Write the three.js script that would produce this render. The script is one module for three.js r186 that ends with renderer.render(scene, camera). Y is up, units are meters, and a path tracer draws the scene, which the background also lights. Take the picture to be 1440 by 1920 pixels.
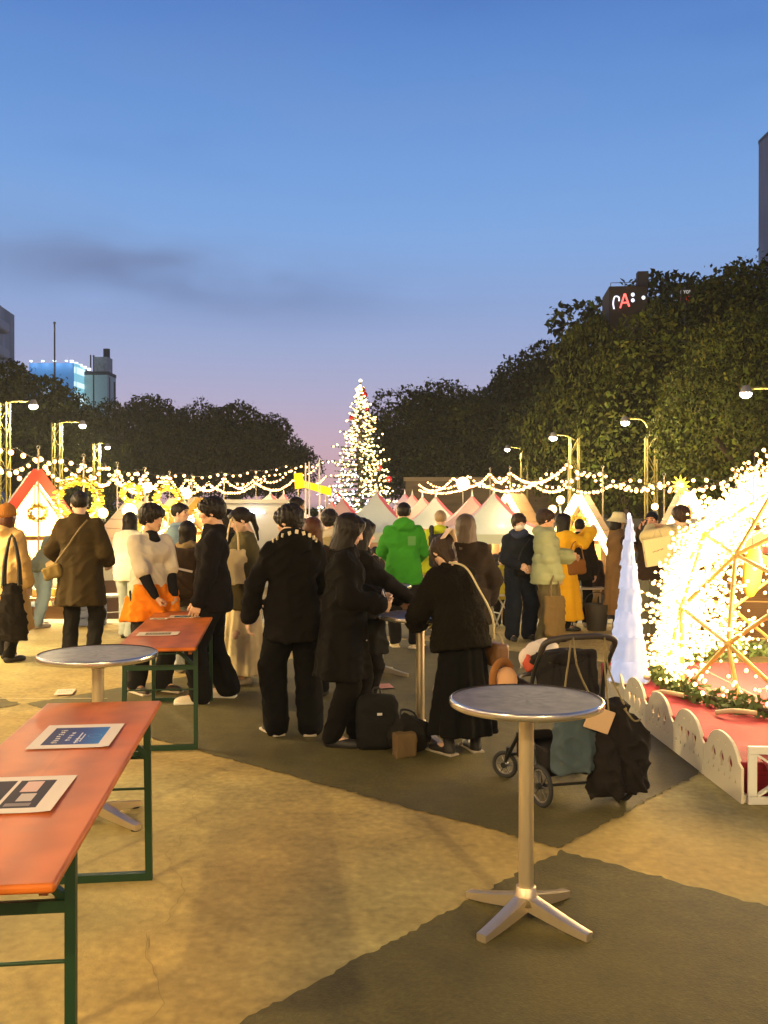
import * as THREE from 'three';
import { ImprovedNoise } from 'three/addons/math/ImprovedNoise.js';
import { RoundedBoxGeometry } from 'three/addons/geometries/RoundedBoxGeometry.js';
import { mergeGeometries } from 'three/addons/utils/BufferGeometryUtils.js';

// ---------------------------------------------------------------- camera, sky, sun, exposure
const scene = new THREE.Scene();
const F = 1760, EYE = 1.7, HOR = 950;                  // focal length in photo pixels, eye height, horizon row
const camera = new THREE.PerspectiveCamera(2 * Math.atan(960 / F) * 180 / Math.PI, 0.75, 0.05, 1500);
camera.position.set(0, EYE, 0);
camera.rotation.set(-Math.atan(10 / F), 0, 0);
const renderer = new THREE.WebGLRenderer({ antialias: true });
renderer.setSize(768, 1024);
renderer.toneMapping = THREE.LinearToneMapping;
renderer.toneMappingExposure = 1.0;
renderer.shadowMap.enabled = true;
renderer.shadowMap.type = THREE.PCFSoftShadowMap;
const LAMP_GAIN = 1.0;
scene.fog = new THREE.FogExp2(0xffffff, 0.00055);      // added thin haze, standing in for lens glow round the lamps

const noise3 = new ImprovedNoise();
const nz = (x, y, z) => noise3.noise(x + 131.7, y + 57.3, z + 211.1);
const fbm = (x, y, z, o = 4) => { let a = 0, w = 0.5; for (let i = 0; i < o; i++) { a += w * nz(x, y, z); x *= 2.03; y *= 2.03; z *= 2.03; w *= 0.5; } return a; };
let seed = 12345;
const rnd = () => { seed = (seed + 0x6d2b79f5) | 0; let t = Math.imul(seed ^ (seed >>> 15), 1 | seed); t = (t + Math.imul(t ^ (t >>> 7), 61 | t)) ^ t; return ((t ^ (t >>> 14)) >>> 0) / 4294967296; };
const rr = (a, b) => a + (b - a) * rnd();
const reseed = (n) => { seed = n * 7919 + 17; };
const clamp = (x, a = 0, b = 1) => Math.min(b, Math.max(a, x));
const lerp = (a, b, t) => a + (b - a) * t;
const smooth = (a, b, x) => { const t = clamp((x - a) / (b - a)); return t * t * (3 - 2 * t); };
const toLin = (c) => (c <= 0.04045 ? c / 12.92 : Math.pow((c + 0.055) / 1.055, 2.4));

{ // dusk sky: pink band over the set sun behind the plaza, blue above, deeper blue towards the zenith and behind
  const W = 1024, H = 512, data = new Float32Array(W * H * 4);
  const stops = [[-90, 120, 112, 110], [-1, 204, 164, 170], [1.5, 214, 170, 174], [4, 203, 175, 193], [6.5, 183, 178, 209], [9, 165, 177, 217], [12, 147, 174, 224], [16, 131, 174, 232], [20, 116, 163, 226], [25, 97, 145, 214], [30, 79, 124, 198], [42, 46, 80, 146], [60, 34, 60, 118], [90, 26, 47, 98]];
  const at = (e) => {
    let i = 1; while (i < stops.length - 1 && stops[i][0] < e) i++;
    const [e0, ...a] = stops[i - 1], [e1, ...b] = stops[i], t = clamp((e - e0) / (e1 - e0));
    return a.map((v, k) => toLin(lerp(v, b[k], t) / 255));
  };
  for (let y = 0; y < H; y++) for (let x = 0; x < W; x++) {
    const e = ((y + 0.5) / H - 0.5) * 180, a = ((x + 0.5) / W - 0.5) * 360;      // a: -90 is straight ahead (-z)
    let az = a + 90; if (az > 180) az -= 360; if (az < -180) az += 360;
    const c = at(e), away = smooth(35, 150, Math.abs(az));
    const low = 1 - smooth(2, 11, e);
    for (let k = 0; k < 3; k++) {
      let v = c[k];
      v *= 1 - 0.6 * away;
      v *= 1 + (k === 0 ? -0.10 : k === 2 ? 0.05 : 0) * smooth(0, 25, az) * (1 - away) * low;
      data[(y * W + x) * 4 + k] = v;
    }
    // a low bank of dim violet cloud and faint wisps
    if (e > 0 && e < 60) {
      const n = fbm(az * 0.09, e * 0.42, 3.3, 5), n2 = fbm(az * 0.05 + 9, e * 0.22, 8.1, 4);
      const bank = Math.exp(-(((az + 13) / 11) ** 2) - ((e - 13.3 + 0.07 * (az + 10)) / 1.9) ** 2) * smooth(-0.42, 0.16, n);
      const upper = 0.42 * smooth(0.0, 0.4, n2) * smooth(7, 14, e) * (1 - smooth(30, 48, e));
      const d = data, i = (y * W + x) * 4, g = [0.175, 0.245, 0.46];
      const dim = [0.62, 0.72, 0.82];
      for (let k = 0; k < 3; k++) { d[i + k] = lerp(d[i + k], g[k] * 0.90, 0.92 * bank); d[i + k] = lerp(d[i + k], d[i + k] * 0.9 + [0.05, 0.04, 0.03][k], upper * 0.7); d[i + k] *= lerp(1, dim[k], 0.30 * smooth(0.05, 0.4, -n2) * smooth(8, 16, e) * (1 - smooth(30, 45, e))); }
    }
    data[(y * W + x) * 4 + 3] = 1;
  }
  const t = new THREE.DataTexture(data, W, H, THREE.RGBAFormat, THREE.FloatType);
  t.mapping = THREE.EquirectangularReflectionMapping; t.magFilter = THREE.LinearFilter; t.minFilter = THREE.LinearFilter; t.needsUpdate = true;
  scene.background = t; scene.environment = t;
}
{ // the last of the daylight, from low behind the big tree
  const sun = new THREE.DirectionalLight(new THREE.Color().setRGB(1, 0.72, 0.66), 0.03);
  sun.position.set(-8, 9, -90); sun.target.position.set(0, 0, 0); sun.castShadow = true; sun.shadow.radius = 40;
  Object.assign(sun.shadow.camera, { left: -30, right: 30, top: 30, bottom: -30, far: 200 });
  sun.name = 'evening_glow'; scene.add(sun, sun.target);
}

// ---------------------------------------------------------------- helpers
const V = (x = 0, y = 0, z = 0) => new THREE.Vector3(x, y, z);
const taken = new Map();
function numbered(name) { const n = taken.get(name) ?? -1; taken.set(name, n + 1); return n < 0 ? name : name + '_' + String(n + 1).padStart(3, '0'); }
function tag(o, label, category, group) { o.userData = { label, category }; if (group) o.userData.group = group; return o; }
function thing(name, label, category, pos = [0, 0, 0], yaw = 0, group) {
  const o = new THREE.Group(); o.name = numbered(name); o.position.set(...pos); o.rotation.y = yaw; scene.add(o);
  return tag(o, label, category, group);
}
function part(name, geo, mat, parent, pos, rot, scl) {
  const m = new THREE.Mesh(geo, mat); m.name = name; m.castShadow = m.receiveShadow = true;
  if (pos) m.position.set(...pos); if (rot) m.rotation.set(...rot); if (scl) m.scale.set(...[].concat(scl).length === 3 ? scl : [scl, scl, scl]);
  if (parent) parent.add(m); return m;
}
function struct(name, geo, mat, parent) {
  const m = part(name, geo, mat, parent ?? scene); if (!parent) { m.name = numbered(name); m.userData.kind = 'structure'; } return m;
}
function stuffPart(m) { m.userData.kind = 'stuff'; return m; }
const spot = (px, py, lift = 0) => { const d = F * (EYE - lift) / (py - HOR); return [(px - 720) / F * d, lift, -d]; };   // where the photo's ground point lies
const far = (px, py, d) => [(px - 720) / F * d, EYE - (py - HOR) / F * d, -d];                                        // a point whose distance is known
const xAt = (px, d) => (px - 720) / F * d;
const box = (w, h, d, x = 0, y = 0, z = 0) => new THREE.BoxGeometry(w, h, d).translate(x, y, z);
const rbox = (w, h, d, r = 0.01, s = 2) => new RoundedBoxGeometry(w, h, d, s, r);
function bar(a, b, r, seg = 8, r2 = r) {
  const d = V().subVectors(b, a), g = new THREE.CylinderGeometry(r2, r, d.length(), seg);
  g.applyQuaternion(new THREE.Quaternion().setFromUnitVectors(V(0, 1, 0), d.clone().normalize())); g.translate(...V().addVectors(a, b).multiplyScalar(0.5).toArray()); return g;
}
function beam(a, b, w, h) {   // a square bar
  const d = V().subVectors(b, a), g = new THREE.BoxGeometry(w, h, d.length());
  const m = new THREE.Matrix4().lookAt(b, a, Math.abs(d.clone().normalize().y) > 0.95 ? V(1, 0, 0) : V(0, 1, 0)); g.applyMatrix4(m); g.translate(...V().addVectors(a, b).multiplyScalar(0.5).toArray()); return g;
}
const tube = (pts, r, seg = 24, rad = 8, closed = false) => new THREE.TubeGeometry(new THREE.CatmullRomCurve3(pts.map((p) => (p.isVector3 ? p : V(...p))), closed), seg, r, rad, closed);
const lathe = (pts, seg = 32) => new THREE.LatheGeometry(pts.map((p) => new THREE.Vector2(...p)), seg);
const merge = (list) => { const a = list.map((g) => { g = g.index ? g.toNonIndexed() : g; for (const k of Object.keys(g.attributes)) if (!['position', 'normal', 'uv'].includes(k)) g.deleteAttribute(k); if (!g.attributes.uv) g.setAttribute('uv', new THREE.BufferAttribute(new Float32Array(g.attributes.position.count * 2), 2)); return g; }); return mergeGeometries(a); };
const SPH = new THREE.SphereGeometry(1, 10, 8), SPHLO = new THREE.SphereGeometry(1, 6, 4);

// ---------------------------------------------------------------- textures and materials
function dataTex(n, f, srgb = false, rep = 1) {
  const d = new Uint8Array(n * n * 4);
  for (let y = 0; y < n; y++) for (let x = 0; x < n; x++) { const v = f(x / n, y / n), i = (y * n + x) * 4; for (let k = 0; k < 3; k++) d[i + k] = clamp(Array.isArray(v) ? v[k] : v) * 255; d[i + 3] = 255; }
  const t = new THREE.DataTexture(d, n, n); t.wrapS = t.wrapT = THREE.RepeatWrapping; t.magFilter = THREE.LinearFilter; t.minFilter = THREE.LinearMipmapLinearFilter; t.repeat.set(rep, rep);
  if (srgb) t.colorSpace = THREE.SRGBColorSpace; t.needsUpdate = true; return t;
}
const tnoise = (u, v, s, o = 4, z = 0) => {           // noise that tiles
  const f = (a, b) => fbm(a * s, b * s, z, o), w = (t) => t;
  return lerp(lerp(f(u, v), f(u - 1, v), w(u)), lerp(f(u, v - 1), f(u - 1, v - 1), w(u)), w(v));
};
const again = (t, r) => { const c = t.clone(); c.repeat.set(...[].concat(r).length === 2 ? r : [r, r]); c.needsUpdate = true; return c; };
const TX = {
  grain: dataTex(512, (u, v) => { const n = 0.82 + 0.24 * tnoise(u, v, 9, 5, 1) + 0.27 * tnoise(u, v, 64, 3, 2); return [n, n, n]; }, true),
  grit: dataTex(512, (u, v) => 0.5 + 0.45 * tnoise(u, v, 60, 3, 5) + 0.3 * tnoise(u, v, 150, 2, 7)),
  cloth: dataTex(256, (u, v) => 0.5 + 0.22 * Math.sin(u * 2 * Math.PI * 48) * Math.sin(v * 2 * Math.PI * 48) + 0.5 * tnoise(u, v, 24, 4, 3)),
  wood: dataTex(512, (u, v) => { const n = 0.86 + 0.13 * tnoise(u * 1, v, 3, 3, 4) + 0.12 * Math.sin(v * 70 + 9 * tnoise(u, v, 3, 3, 9)) * 0.5; return [n, n * 0.98, n * 0.95]; }, true),
  brushed: dataTex(512, (u, v) => 0.42 + 0.5 * fbm(u * 4, v * 190, 3, 3) + 0.25 * tnoise(u, v, 5, 3, 3)),
  smudge: dataTex(512, (u, v) => 0.45 + 0.55 * tnoise(u, v, 6, 5, 21)),
};
const col = (c) => (Array.isArray(c) ? new THREE.Color().setRGB(...c) : new THREE.Color(c));
const M = (c, rough = 0.7, metal = 0, more = {}) => new (more.transmission !== undefined ? THREE.MeshPhysicalMaterial : THREE.MeshStandardMaterial)({ color: col(c), roughness: rough, metalness: metal, ...more });
const cloth = (c, more = {}) => M(c, 0.95, 0, { transmission: 0, specularIntensity: 0.3, bumpMap: again(TX.cloth, 3), bumpScale: 0.0025, side: THREE.DoubleSide, ...more });
const glow = (e, k = 1, c = [0.9, 0.85, 0.7]) => M(c, 0.5, 0, { emissive: col(e), emissiveIntensity: k });
const WARM = [1.0, 0.72, 0.30];
const glyphs = (x, x0, y0, w, h, n, sd, c) => { reseed(sd); x.fillStyle = c; for (let i = 0; i < n; i++) { const a = x0 + (i + 0.1) * w / n, b = w / n * 0.75; for (let k = 0; k < 3; k++) { x.fillRect(a + rnd() * b * 0.3, y0 + h * rnd() * 0.8, b * rr(0.5, 0.8), h * 0.13); x.fillRect(a + b * rnd() * 0.8, y0 + h * rnd() * 0.3, b * 0.18, h * rr(0.4, 0.7)); } } };
const MAT = {
  alu: M([0.74, 0.62, 0.42], 0.30, 0.82, { bumpMap: again(TX.brushed, 2), bumpScale: 0.0006 }),
  chrome: M([0.74, 0.68, 0.58], 0.2, 0.9),
  black: M([0.018, 0.018, 0.018], 0.55), blackMetal: M([0.02, 0.022, 0.02], 0.4, 0.3),
  whitePaint: M([0.72, 0.70, 0.66], 0.55), rubber: M([0.02, 0.02, 0.02], 0.85),
  bulb: glow([1, 0.42, 0.115], 6), fairy: glow([1, 0.60, 0.175], 4.6), cool: glow([0.80, 0.86, 1], 5), warmSpark: glow([1, 0.72, 0.25], 5), cable: M([0.02, 0.02, 0.02], 0.7),
  pole: M([0.36, 0.34, 0.30], 0.5, 0.5),
};
function lamp(x, y, z, c, intensity, parent, radius = 2) {
  const l = new THREE.PointLight(col(c), intensity * LAMP_GAIN, 0, 2); l.position.set(x, y, z); l.castShadow = true; l.shadow.radius = radius; (parent ?? scene).add(l); return l;
}
// ---------------------------------------------------------------- the setting: upper plaza, step down, lower plaza
const LOW = -0.9, EDGE = -13.9;
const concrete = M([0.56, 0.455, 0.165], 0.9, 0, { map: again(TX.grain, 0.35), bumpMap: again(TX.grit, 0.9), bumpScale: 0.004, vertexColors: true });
const asphaltMat = M([0.122, 0.099, 0.021], 0.80, 0, { map: again(TX.grain, 0.7), bumpMap: again(TX.grit, 1.6), bumpScale: 0.008, vertexColors: true });
{ // worn ochre concrete, stained in broad soft patches
  const w = 64, zd = 28, n0 = 220, n1 = 120, g = new THREE.PlaneGeometry(w, zd, n0, n1).rotateX(-Math.PI / 2).translate(0, 0, EDGE + zd / 2), p = g.attributes.position, c = [], u = [];
  for (let i = 0; i < p.count; i++) { const x = p.getX(i), z = p.getZ(i), a = 0.95 + 0.24 * fbm(x * 0.42, 1, z * 0.42, 4) + 0.16 * fbm(x * 1.7, 7, z * 1.7, 3), b = 0.5 + 0.9 * fbm(x * 0.6, 30, z * 0.6, 3), r = smooth(0.15, 0.75, b); c.push(a * lerp(0.96, 1.04, r), a * lerp(1.02, 0.90, r), a * lerp(1.05, 0.72, r)); u.push(x, -z); }
  g.setAttribute('color', new THREE.BufferAttribute(new Float32Array(c), 3)); g.setAttribute('uv', new THREE.BufferAttribute(new Float32Array(u), 2));
  struct('upper_plaza_ground', g, concrete);
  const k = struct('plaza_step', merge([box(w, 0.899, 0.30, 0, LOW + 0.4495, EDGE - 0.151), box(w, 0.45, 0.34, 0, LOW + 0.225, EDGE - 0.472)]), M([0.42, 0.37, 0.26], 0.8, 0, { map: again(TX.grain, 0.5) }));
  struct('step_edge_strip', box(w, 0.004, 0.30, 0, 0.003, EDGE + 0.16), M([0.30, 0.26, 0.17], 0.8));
  const lo = new THREE.PlaneGeometry(420, 420, 1, 1).rotateX(-Math.PI / 2).translate(0, LOW - 0.004, 0); const uv = lo.attributes.uv; for (let i = 0; i < uv.count; i++) uv.setXY(i, uv.getX(i) * 420, uv.getY(i) * 420);
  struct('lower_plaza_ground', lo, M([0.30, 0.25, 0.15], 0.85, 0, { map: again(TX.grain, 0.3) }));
}
{ // chequered asphalt squares with ragged edges let into the concrete
  const C = [0.870, -4.639], U = [0.653, -0.757], Vv = [-0.757, -0.653], S = 5.25; let nseed = 3;
  const cell = (i, j) => {
    const pts = [], pt = (a, b) => [C[0] + U[0] * a + Vv[0] * b, C[1] + U[1] * a + Vv[1] * b], n = 190;
    const e = 0.022, cs = [[i, j], [i + 1, j], [i + 1, j + 1], [i, j + 1]].map(([a, b]) => [a * S, b * S]);
    for (let s = 0; s < 4; s++) { const a = cs[s], b = cs[(s + 1) % 4]; for (let t = 0; t < n; t++) { const u = t / n, x = lerp(a[0], b[0], u), y = lerp(a[1], b[1], u), w = e * (0.5 * nz(x * 3 + nseed, y * 3, 4) + 1.2 * nz(x * 16, y * 16 + nseed, 9) + 0.6 * nz(x * 40, y * 40, nseed)) - 0.010; const k = s === 0 ? [0, 1] : s === 1 ? [-1, 0] : s === 2 ? [0, -1] : [1, 0]; pts.push(pt(x - k[0] * w, y - k[1] * w)); } }
    nseed += 7.7; return pts;
  };
  for (let i = -3; i < 4; i++) for (let j = -3; j < 4; j++) {
    if ((i + j) & 1) continue; let pts = cell(i, j); const zs = pts.map((p) => p[1]); if (Math.min(...zs) > 9 || Math.max(...zs) < EDGE + 0.4) continue;
    pts = pts.map(([x, z]) => [x, Math.max(z, EDGE + 0.33)]);
    const sh = new THREE.Shape(pts.map(([x, z]) => new THREE.Vector2(x, -z))), g0 = new THREE.ShapeGeometry(sh).rotateX(-Math.PI / 2).translate(0, 0.005, 0);
    // even tone over each patch, only a slow drift of wear
    const p = g0.attributes.position, c = [], u = []; const sl = 0.9 + 0.25 * rnd(); for (let v = 0; v < p.count; v++) { const x = p.getX(v), z = p.getZ(v); const a = sl; c.push(a, a, a); u.push(x, -z); }
    g0.setAttribute('color', new THREE.BufferAttribute(new Float32Array(c), 3)); g0.setAttribute('uv', new THREE.BufferAttribute(new Float32Array(u), 2));
    struct('asphalt_square', g0, asphaltMat);
  }
  // hairline cracks and joints in the concrete
  const crackMat = M([0.26, 0.19, 0.06], 0.9), lineMat = M([0.55, 0.46, 0.26], 0.8);
  const ribbon = (pts, w, y = 0.006) => { const pos = [], idx = []; pts.forEach((p, i) => { const a = pts[Math.max(0, i - 1)], b = pts[Math.min(pts.length - 1, i + 1)], dx = b[0] - a[0], dz = b[1] - a[1], L = Math.hypot(dx, dz) || 1, k = w * (0.6 + 0.8 * rnd()); pos.push(p[0] - dz / L * k, y, p[1] + dx / L * k, p[0] + dz / L * k, y, p[1] - dx / L * k); if (i) { const o = (i - 1) * 2; idx.push(o, o + 2, o + 1, o + 1, o + 2, o + 3); } }); const g = new THREE.BufferGeometry(); g.setAttribute('position', new THREE.Float32BufferAttribute(pos, 3)); g.setAttribute('normal', new THREE.Float32BufferAttribute(pos.map((_, i) => (i % 3 === 1 ? 1 : 0)), 3)); g.setAttribute('uv', new THREE.Float32BufferAttribute(new Array(pos.length / 3 * 2).fill(0), 2)); g.setIndex(idx); return g; };
  const path = (a, b, wob, n = 40) => Array.from({ length: n + 1 }, (_, i) => { const u = i / n, x = lerp(a[0], b[0], u), z = lerp(a[2], b[2], u), w = wob * (nz(u * 7 + a[0], 3, 5) + 0.4 * nz(u * 25, 8, a[0])); return [x + w, z + w * 0.4]; });
  const gr = scene.children.find((o) => o.name === 'upper_plaza_ground');
  part('crack', ribbon(path(spot(255, 1935), spot(350, 1560), 0.10), 0.0016), crackMat, gr); part('crack', ribbon(path(spot(350, 1560), spot(362, 1440), 0.08), 0.0014), crackMat, gr);
  part('joint', ribbon(path(spot(-60, 1312), spot(200, 1312), 0.004), 0.008, 0.011), lineMat, gr);
}

// ---------------------------------------------------------------- trees
const leafMat = M([0.068, 0.082, 0.014], 0.85, 0, { transmission: 0, specularIntensity: 0.35, side: THREE.DoubleSide, vertexColors: true }), barkMat = M([0.075, 0.055, 0.035], 0.9);
function crownGeo(sd, blobs, n, leaf) {
  reseed(sd); const pos = [], nor = [], c = [], idx = [], area = blobs.map((b) => b[3] ** 2), tot = area.reduce((a, b) => a + b, 0), q = new THREE.Quaternion(), v = V();
  blobs.forEach((b, bi) => {
    const m = Math.round(n * area[bi] / tot), tone = rr(0.75, 1.25);
    for (let i = 0; i < m; i++) {
      const d = V(rr(-1, 1), rr(-1, 1), rr(-1, 1)); if (d.lengthSq() > 1 || d.lengthSq() < 1e-3) { i--; continue; } d.normalize();
      const lump = 1 + 0.34 * nz(d.x * 2.2 + bi * 3, d.y * 2.2, d.z * 2.2 + sd), r = b[3] * lump * (rnd() < 0.82 ? rr(0.80, 1.02) : rnd() < 0.75 ? rr(0.45, 0.85) : rr(1.02, 1.14));
      if (nz(d.x * 5 + sd, d.y * 5 + bi, d.z * 5) < -0.26) continue;       // gaps
      const ctr = V(b[0] + d.x * r, b[1] + d.y * r * 0.80, b[2] + d.z * r);
      q.setFromEuler(new THREE.Euler(rr(-1.2, 1.2), rr(0, 6.28), rr(-1.2, 1.2))); const s = leaf * rr(0.6, 1.4), k = tone * rr(0.6, 1.4), yel = rr(0.8, 1.25), o = pos.length / 3;
      for (const [x, y, z] of [[-0.5, 0, 0], [0, 0.12, 0.30], [0, 0.12, -0.30], [0.5, 0, 0]]) { v.set(x * s * 1.6, y * s, z * s * 1.6).applyQuaternion(q).add(ctr); pos.push(v.x, v.y, v.z); const nn = V(0, 1, 0).applyQuaternion(q).multiplyScalar(0.6).addScaledVector(d, 0.8).normalize(); nor.push(nn.x, nn.y, nn.z); c.push(k * yel, k, k * 0.8); }
      idx.push(o, o + 1, o + 2, o + 1, o + 3, o + 2);
    }
  });
  const g = new THREE.BufferGeometry(); g.setAttribute('position', new THREE.Float32BufferAttribute(pos, 3)); g.setAttribute('normal', new THREE.Float32BufferAttribute(nor, 3)); g.setAttribute('color', new THREE.Float32BufferAttribute(c, 3)); g.setIndex(idx); return g;
}
function treeKind(sd, H, R, n, leaf) {   // broad evergreen: forked trunk, limbs, lobed crown
  reseed(sd); const blobs = [], wood = []; const fork = H * 0.26; wood.push(tube([[0, 0, 0], [rr(-0.1, 0.1), fork * 0.5, rr(-0.1, 0.1)], [0, fork, 0]], H * 0.026, 8, 7));
  for (let i = 0; i < 13; i++) {
    const a = i * 2.4 + rr(-0.4, 0.4), ring = i < 7 ? 0.62 : i < 11 ? 0.40 : 0.12, y = i < 7 ? H * rr(0.42, 0.60) : i < 11 ? H * rr(0.64, 0.78) : H * rr(0.80, 0.86), r = R * (i < 7 ? rr(0.40, 0.52) : i < 11 ? rr(0.34, 0.46) : rr(0.26, 0.34)), x = Math.cos(a) * R * ring, z = Math.sin(a) * R * ring;
    blobs.push([x, y, z, r]); wood.push(tube([[0, fork * rr(0.8, 1), 0], [x * 0.35, lerp(fork, y, 0.55), z * 0.35], [x * 0.85, y - r * 0.2, z * 0.85]], H * rr(0.007, 0.012), 6, 5));
  }
  for (let i = 0; i < 14; i++) { const a = rr(0, 6.28); blobs.push([Math.cos(a) * R * rr(0.5, 0.98), H * rr(0.40, 0.80), Math.sin(a) * R * rr(0.5, 0.98), R * rr(0.10, 0.20)]); }
  blobs.push([0, H * 0.58, 0, R * 0.45]);
  return { crown: crownGeo(sd, blobs, n, leaf), trunk: merge(wood) };
}
const KINDS = [treeKind(11, 12, 5.2, 30000, 0.17), treeKind(23, 12, 5.6, 30000, 0.18), treeKind(37, 12, 4.9, 28000, 0.165)];
const KIND_NEAR = treeKind(51, 12, 5.6, 60000, 0.115);
let treeNo = 0;
function tree(x, z, h, kind, label, group, wide = 1, yaw) {
  const t = thing('broadleaf_tree', label, 'tree', [x, LOW - 0.03, z], yaw ?? treeNo++ * 1.9, group), k = kind < 0 ? KIND_NEAR : KINDS[kind % 3], s = h / 12 / 0.97;
  part('trunk', k.trunk, barkMat, t, null, null, [s * wide, s, s * wide]); part('crown', k.crown, leafMat, t, null, null, [s * wide, s, s * wide]); return t;
}
const topAt = (px, py, d) => [xAt(px, d), -d, EYE - (py - HOR) / F * d - LOW];
{
  const R = (px, py, d, k, label, wide = 1) => { const [x, z, h] = topAt(px, py, d); tree(x, z, h, k, label, undefined, wide); };
  // the tall row on the right, coming towards the camera
  R(1440, 468, 31, -1, 'tallest dark evergreen tree below the grey tower at the right edge', 1.05);
  R(1420, 560, 24.5, -1, 'yellow green lit tree in front of the tall dark row by the right lamp', 0.8);
  R(1310, 500, 39, 0, 'dark evergreen tree covering the small red and white sign', 0.72);
  R(1240, 512, 50, 1, 'dark evergreen tree in the tall row beside the red letter sign', 0.95);
  R(1128, 590, 55, 2, 'dark tree in the tall row just left of the red letter sign', 1.0);
  R(1240, 660, 33, 1, 'lower rounded green tree in front of the tall row behind the right lattice mast', 0.9);
  R(1232, 556, 34, 1, 'dark tree hiding the right side of the block with the red letter', 0.36); R(1178, 597, 32, 2, 'dark tree standing in front of the block with the red letter', 0.62); R(1118, 580, 37, 0, 'dark tree whose top meets the left side of the block with the red letter', 0.55);
  R(1040, 628, 64, 0, 'slender dark tree where the tall right row begins to fall', 0.95);
  R(985, 665, 72, 1, 'leftmost and farthest tree of the tall right row', 0.8);
  R(1085, 700, 47, 2, 'green tree low in front of the tall row behind the middle lattice mast', 1.0);
  R(1350, 720, 27, 0, 'shrubby lit tree low at the right beneath the white lamp', 0.85);
  // beyond the big tree, right of the middle
  R(900, 722, 60, 2, 'lit green tree between the big light tree and the tall right row', 1.0);
  R(830, 708, 63, 0, 'broad evergreen tree just right of the big light tree', 1.15);
  R(800, 730, 70, 1, 'dark tree directly behind the right side of the big light tree', 0.95);
  R(955, 735, 66, 1, 'small topped tree standing in the dip before the tall right row', 0.7);
  // the lower group on the left
  R(505, 770, 78, 0, 'last tree on the left, with its edge against the pink sky', 0.9);
  R(440, 752, 80, 1, 'rounded dark tree left of the last tree by the pink sky', 1.0);
  R(365, 742, 82, 2, 'dark tree with ragged top in the middle of the left group', 1.0);
  R(285, 735, 84, 0, 'ragged topped tree with gaps just right of the lit billboard block', 1.0);
  R(205, 748, 70, 1, 'low dark tree below the pale tower of the billboard block', 0.9);
  R(110, 722, 62, 2, 'dark tree hiding the lower left of the lit billboard', 1.0);
  R(25, 668, 52, 0, 'dark rounded tree below the grey flats at the left edge', 0.95);
  R(140, 790, 50, 1, 'low dark tree behind the second lattice mast on the left', 0.85);
}
// a dark hedge and wall close the park behind the stalls
struct('park_embankment', box(150, 2.4, 3, 0, LOW + 1.2, -95), M([0.05, 0.05, 0.025], 0.95));
{ const h = part('clipped_hedge', crownGeo(77, Array.from({ length: 46 }, (_, i) => [-57 + i * 2.5, 1.2 + 0.25 * Math.sin(i * 2.1), 0, 1.9]), 9000, 0.34), leafMat, scene, [0, LOW, -66]); h.name = numbered('clipped_hedge'); tag(h, 'long dark hedge closing the plaza below all the trees', 'hedge'); }

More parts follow.
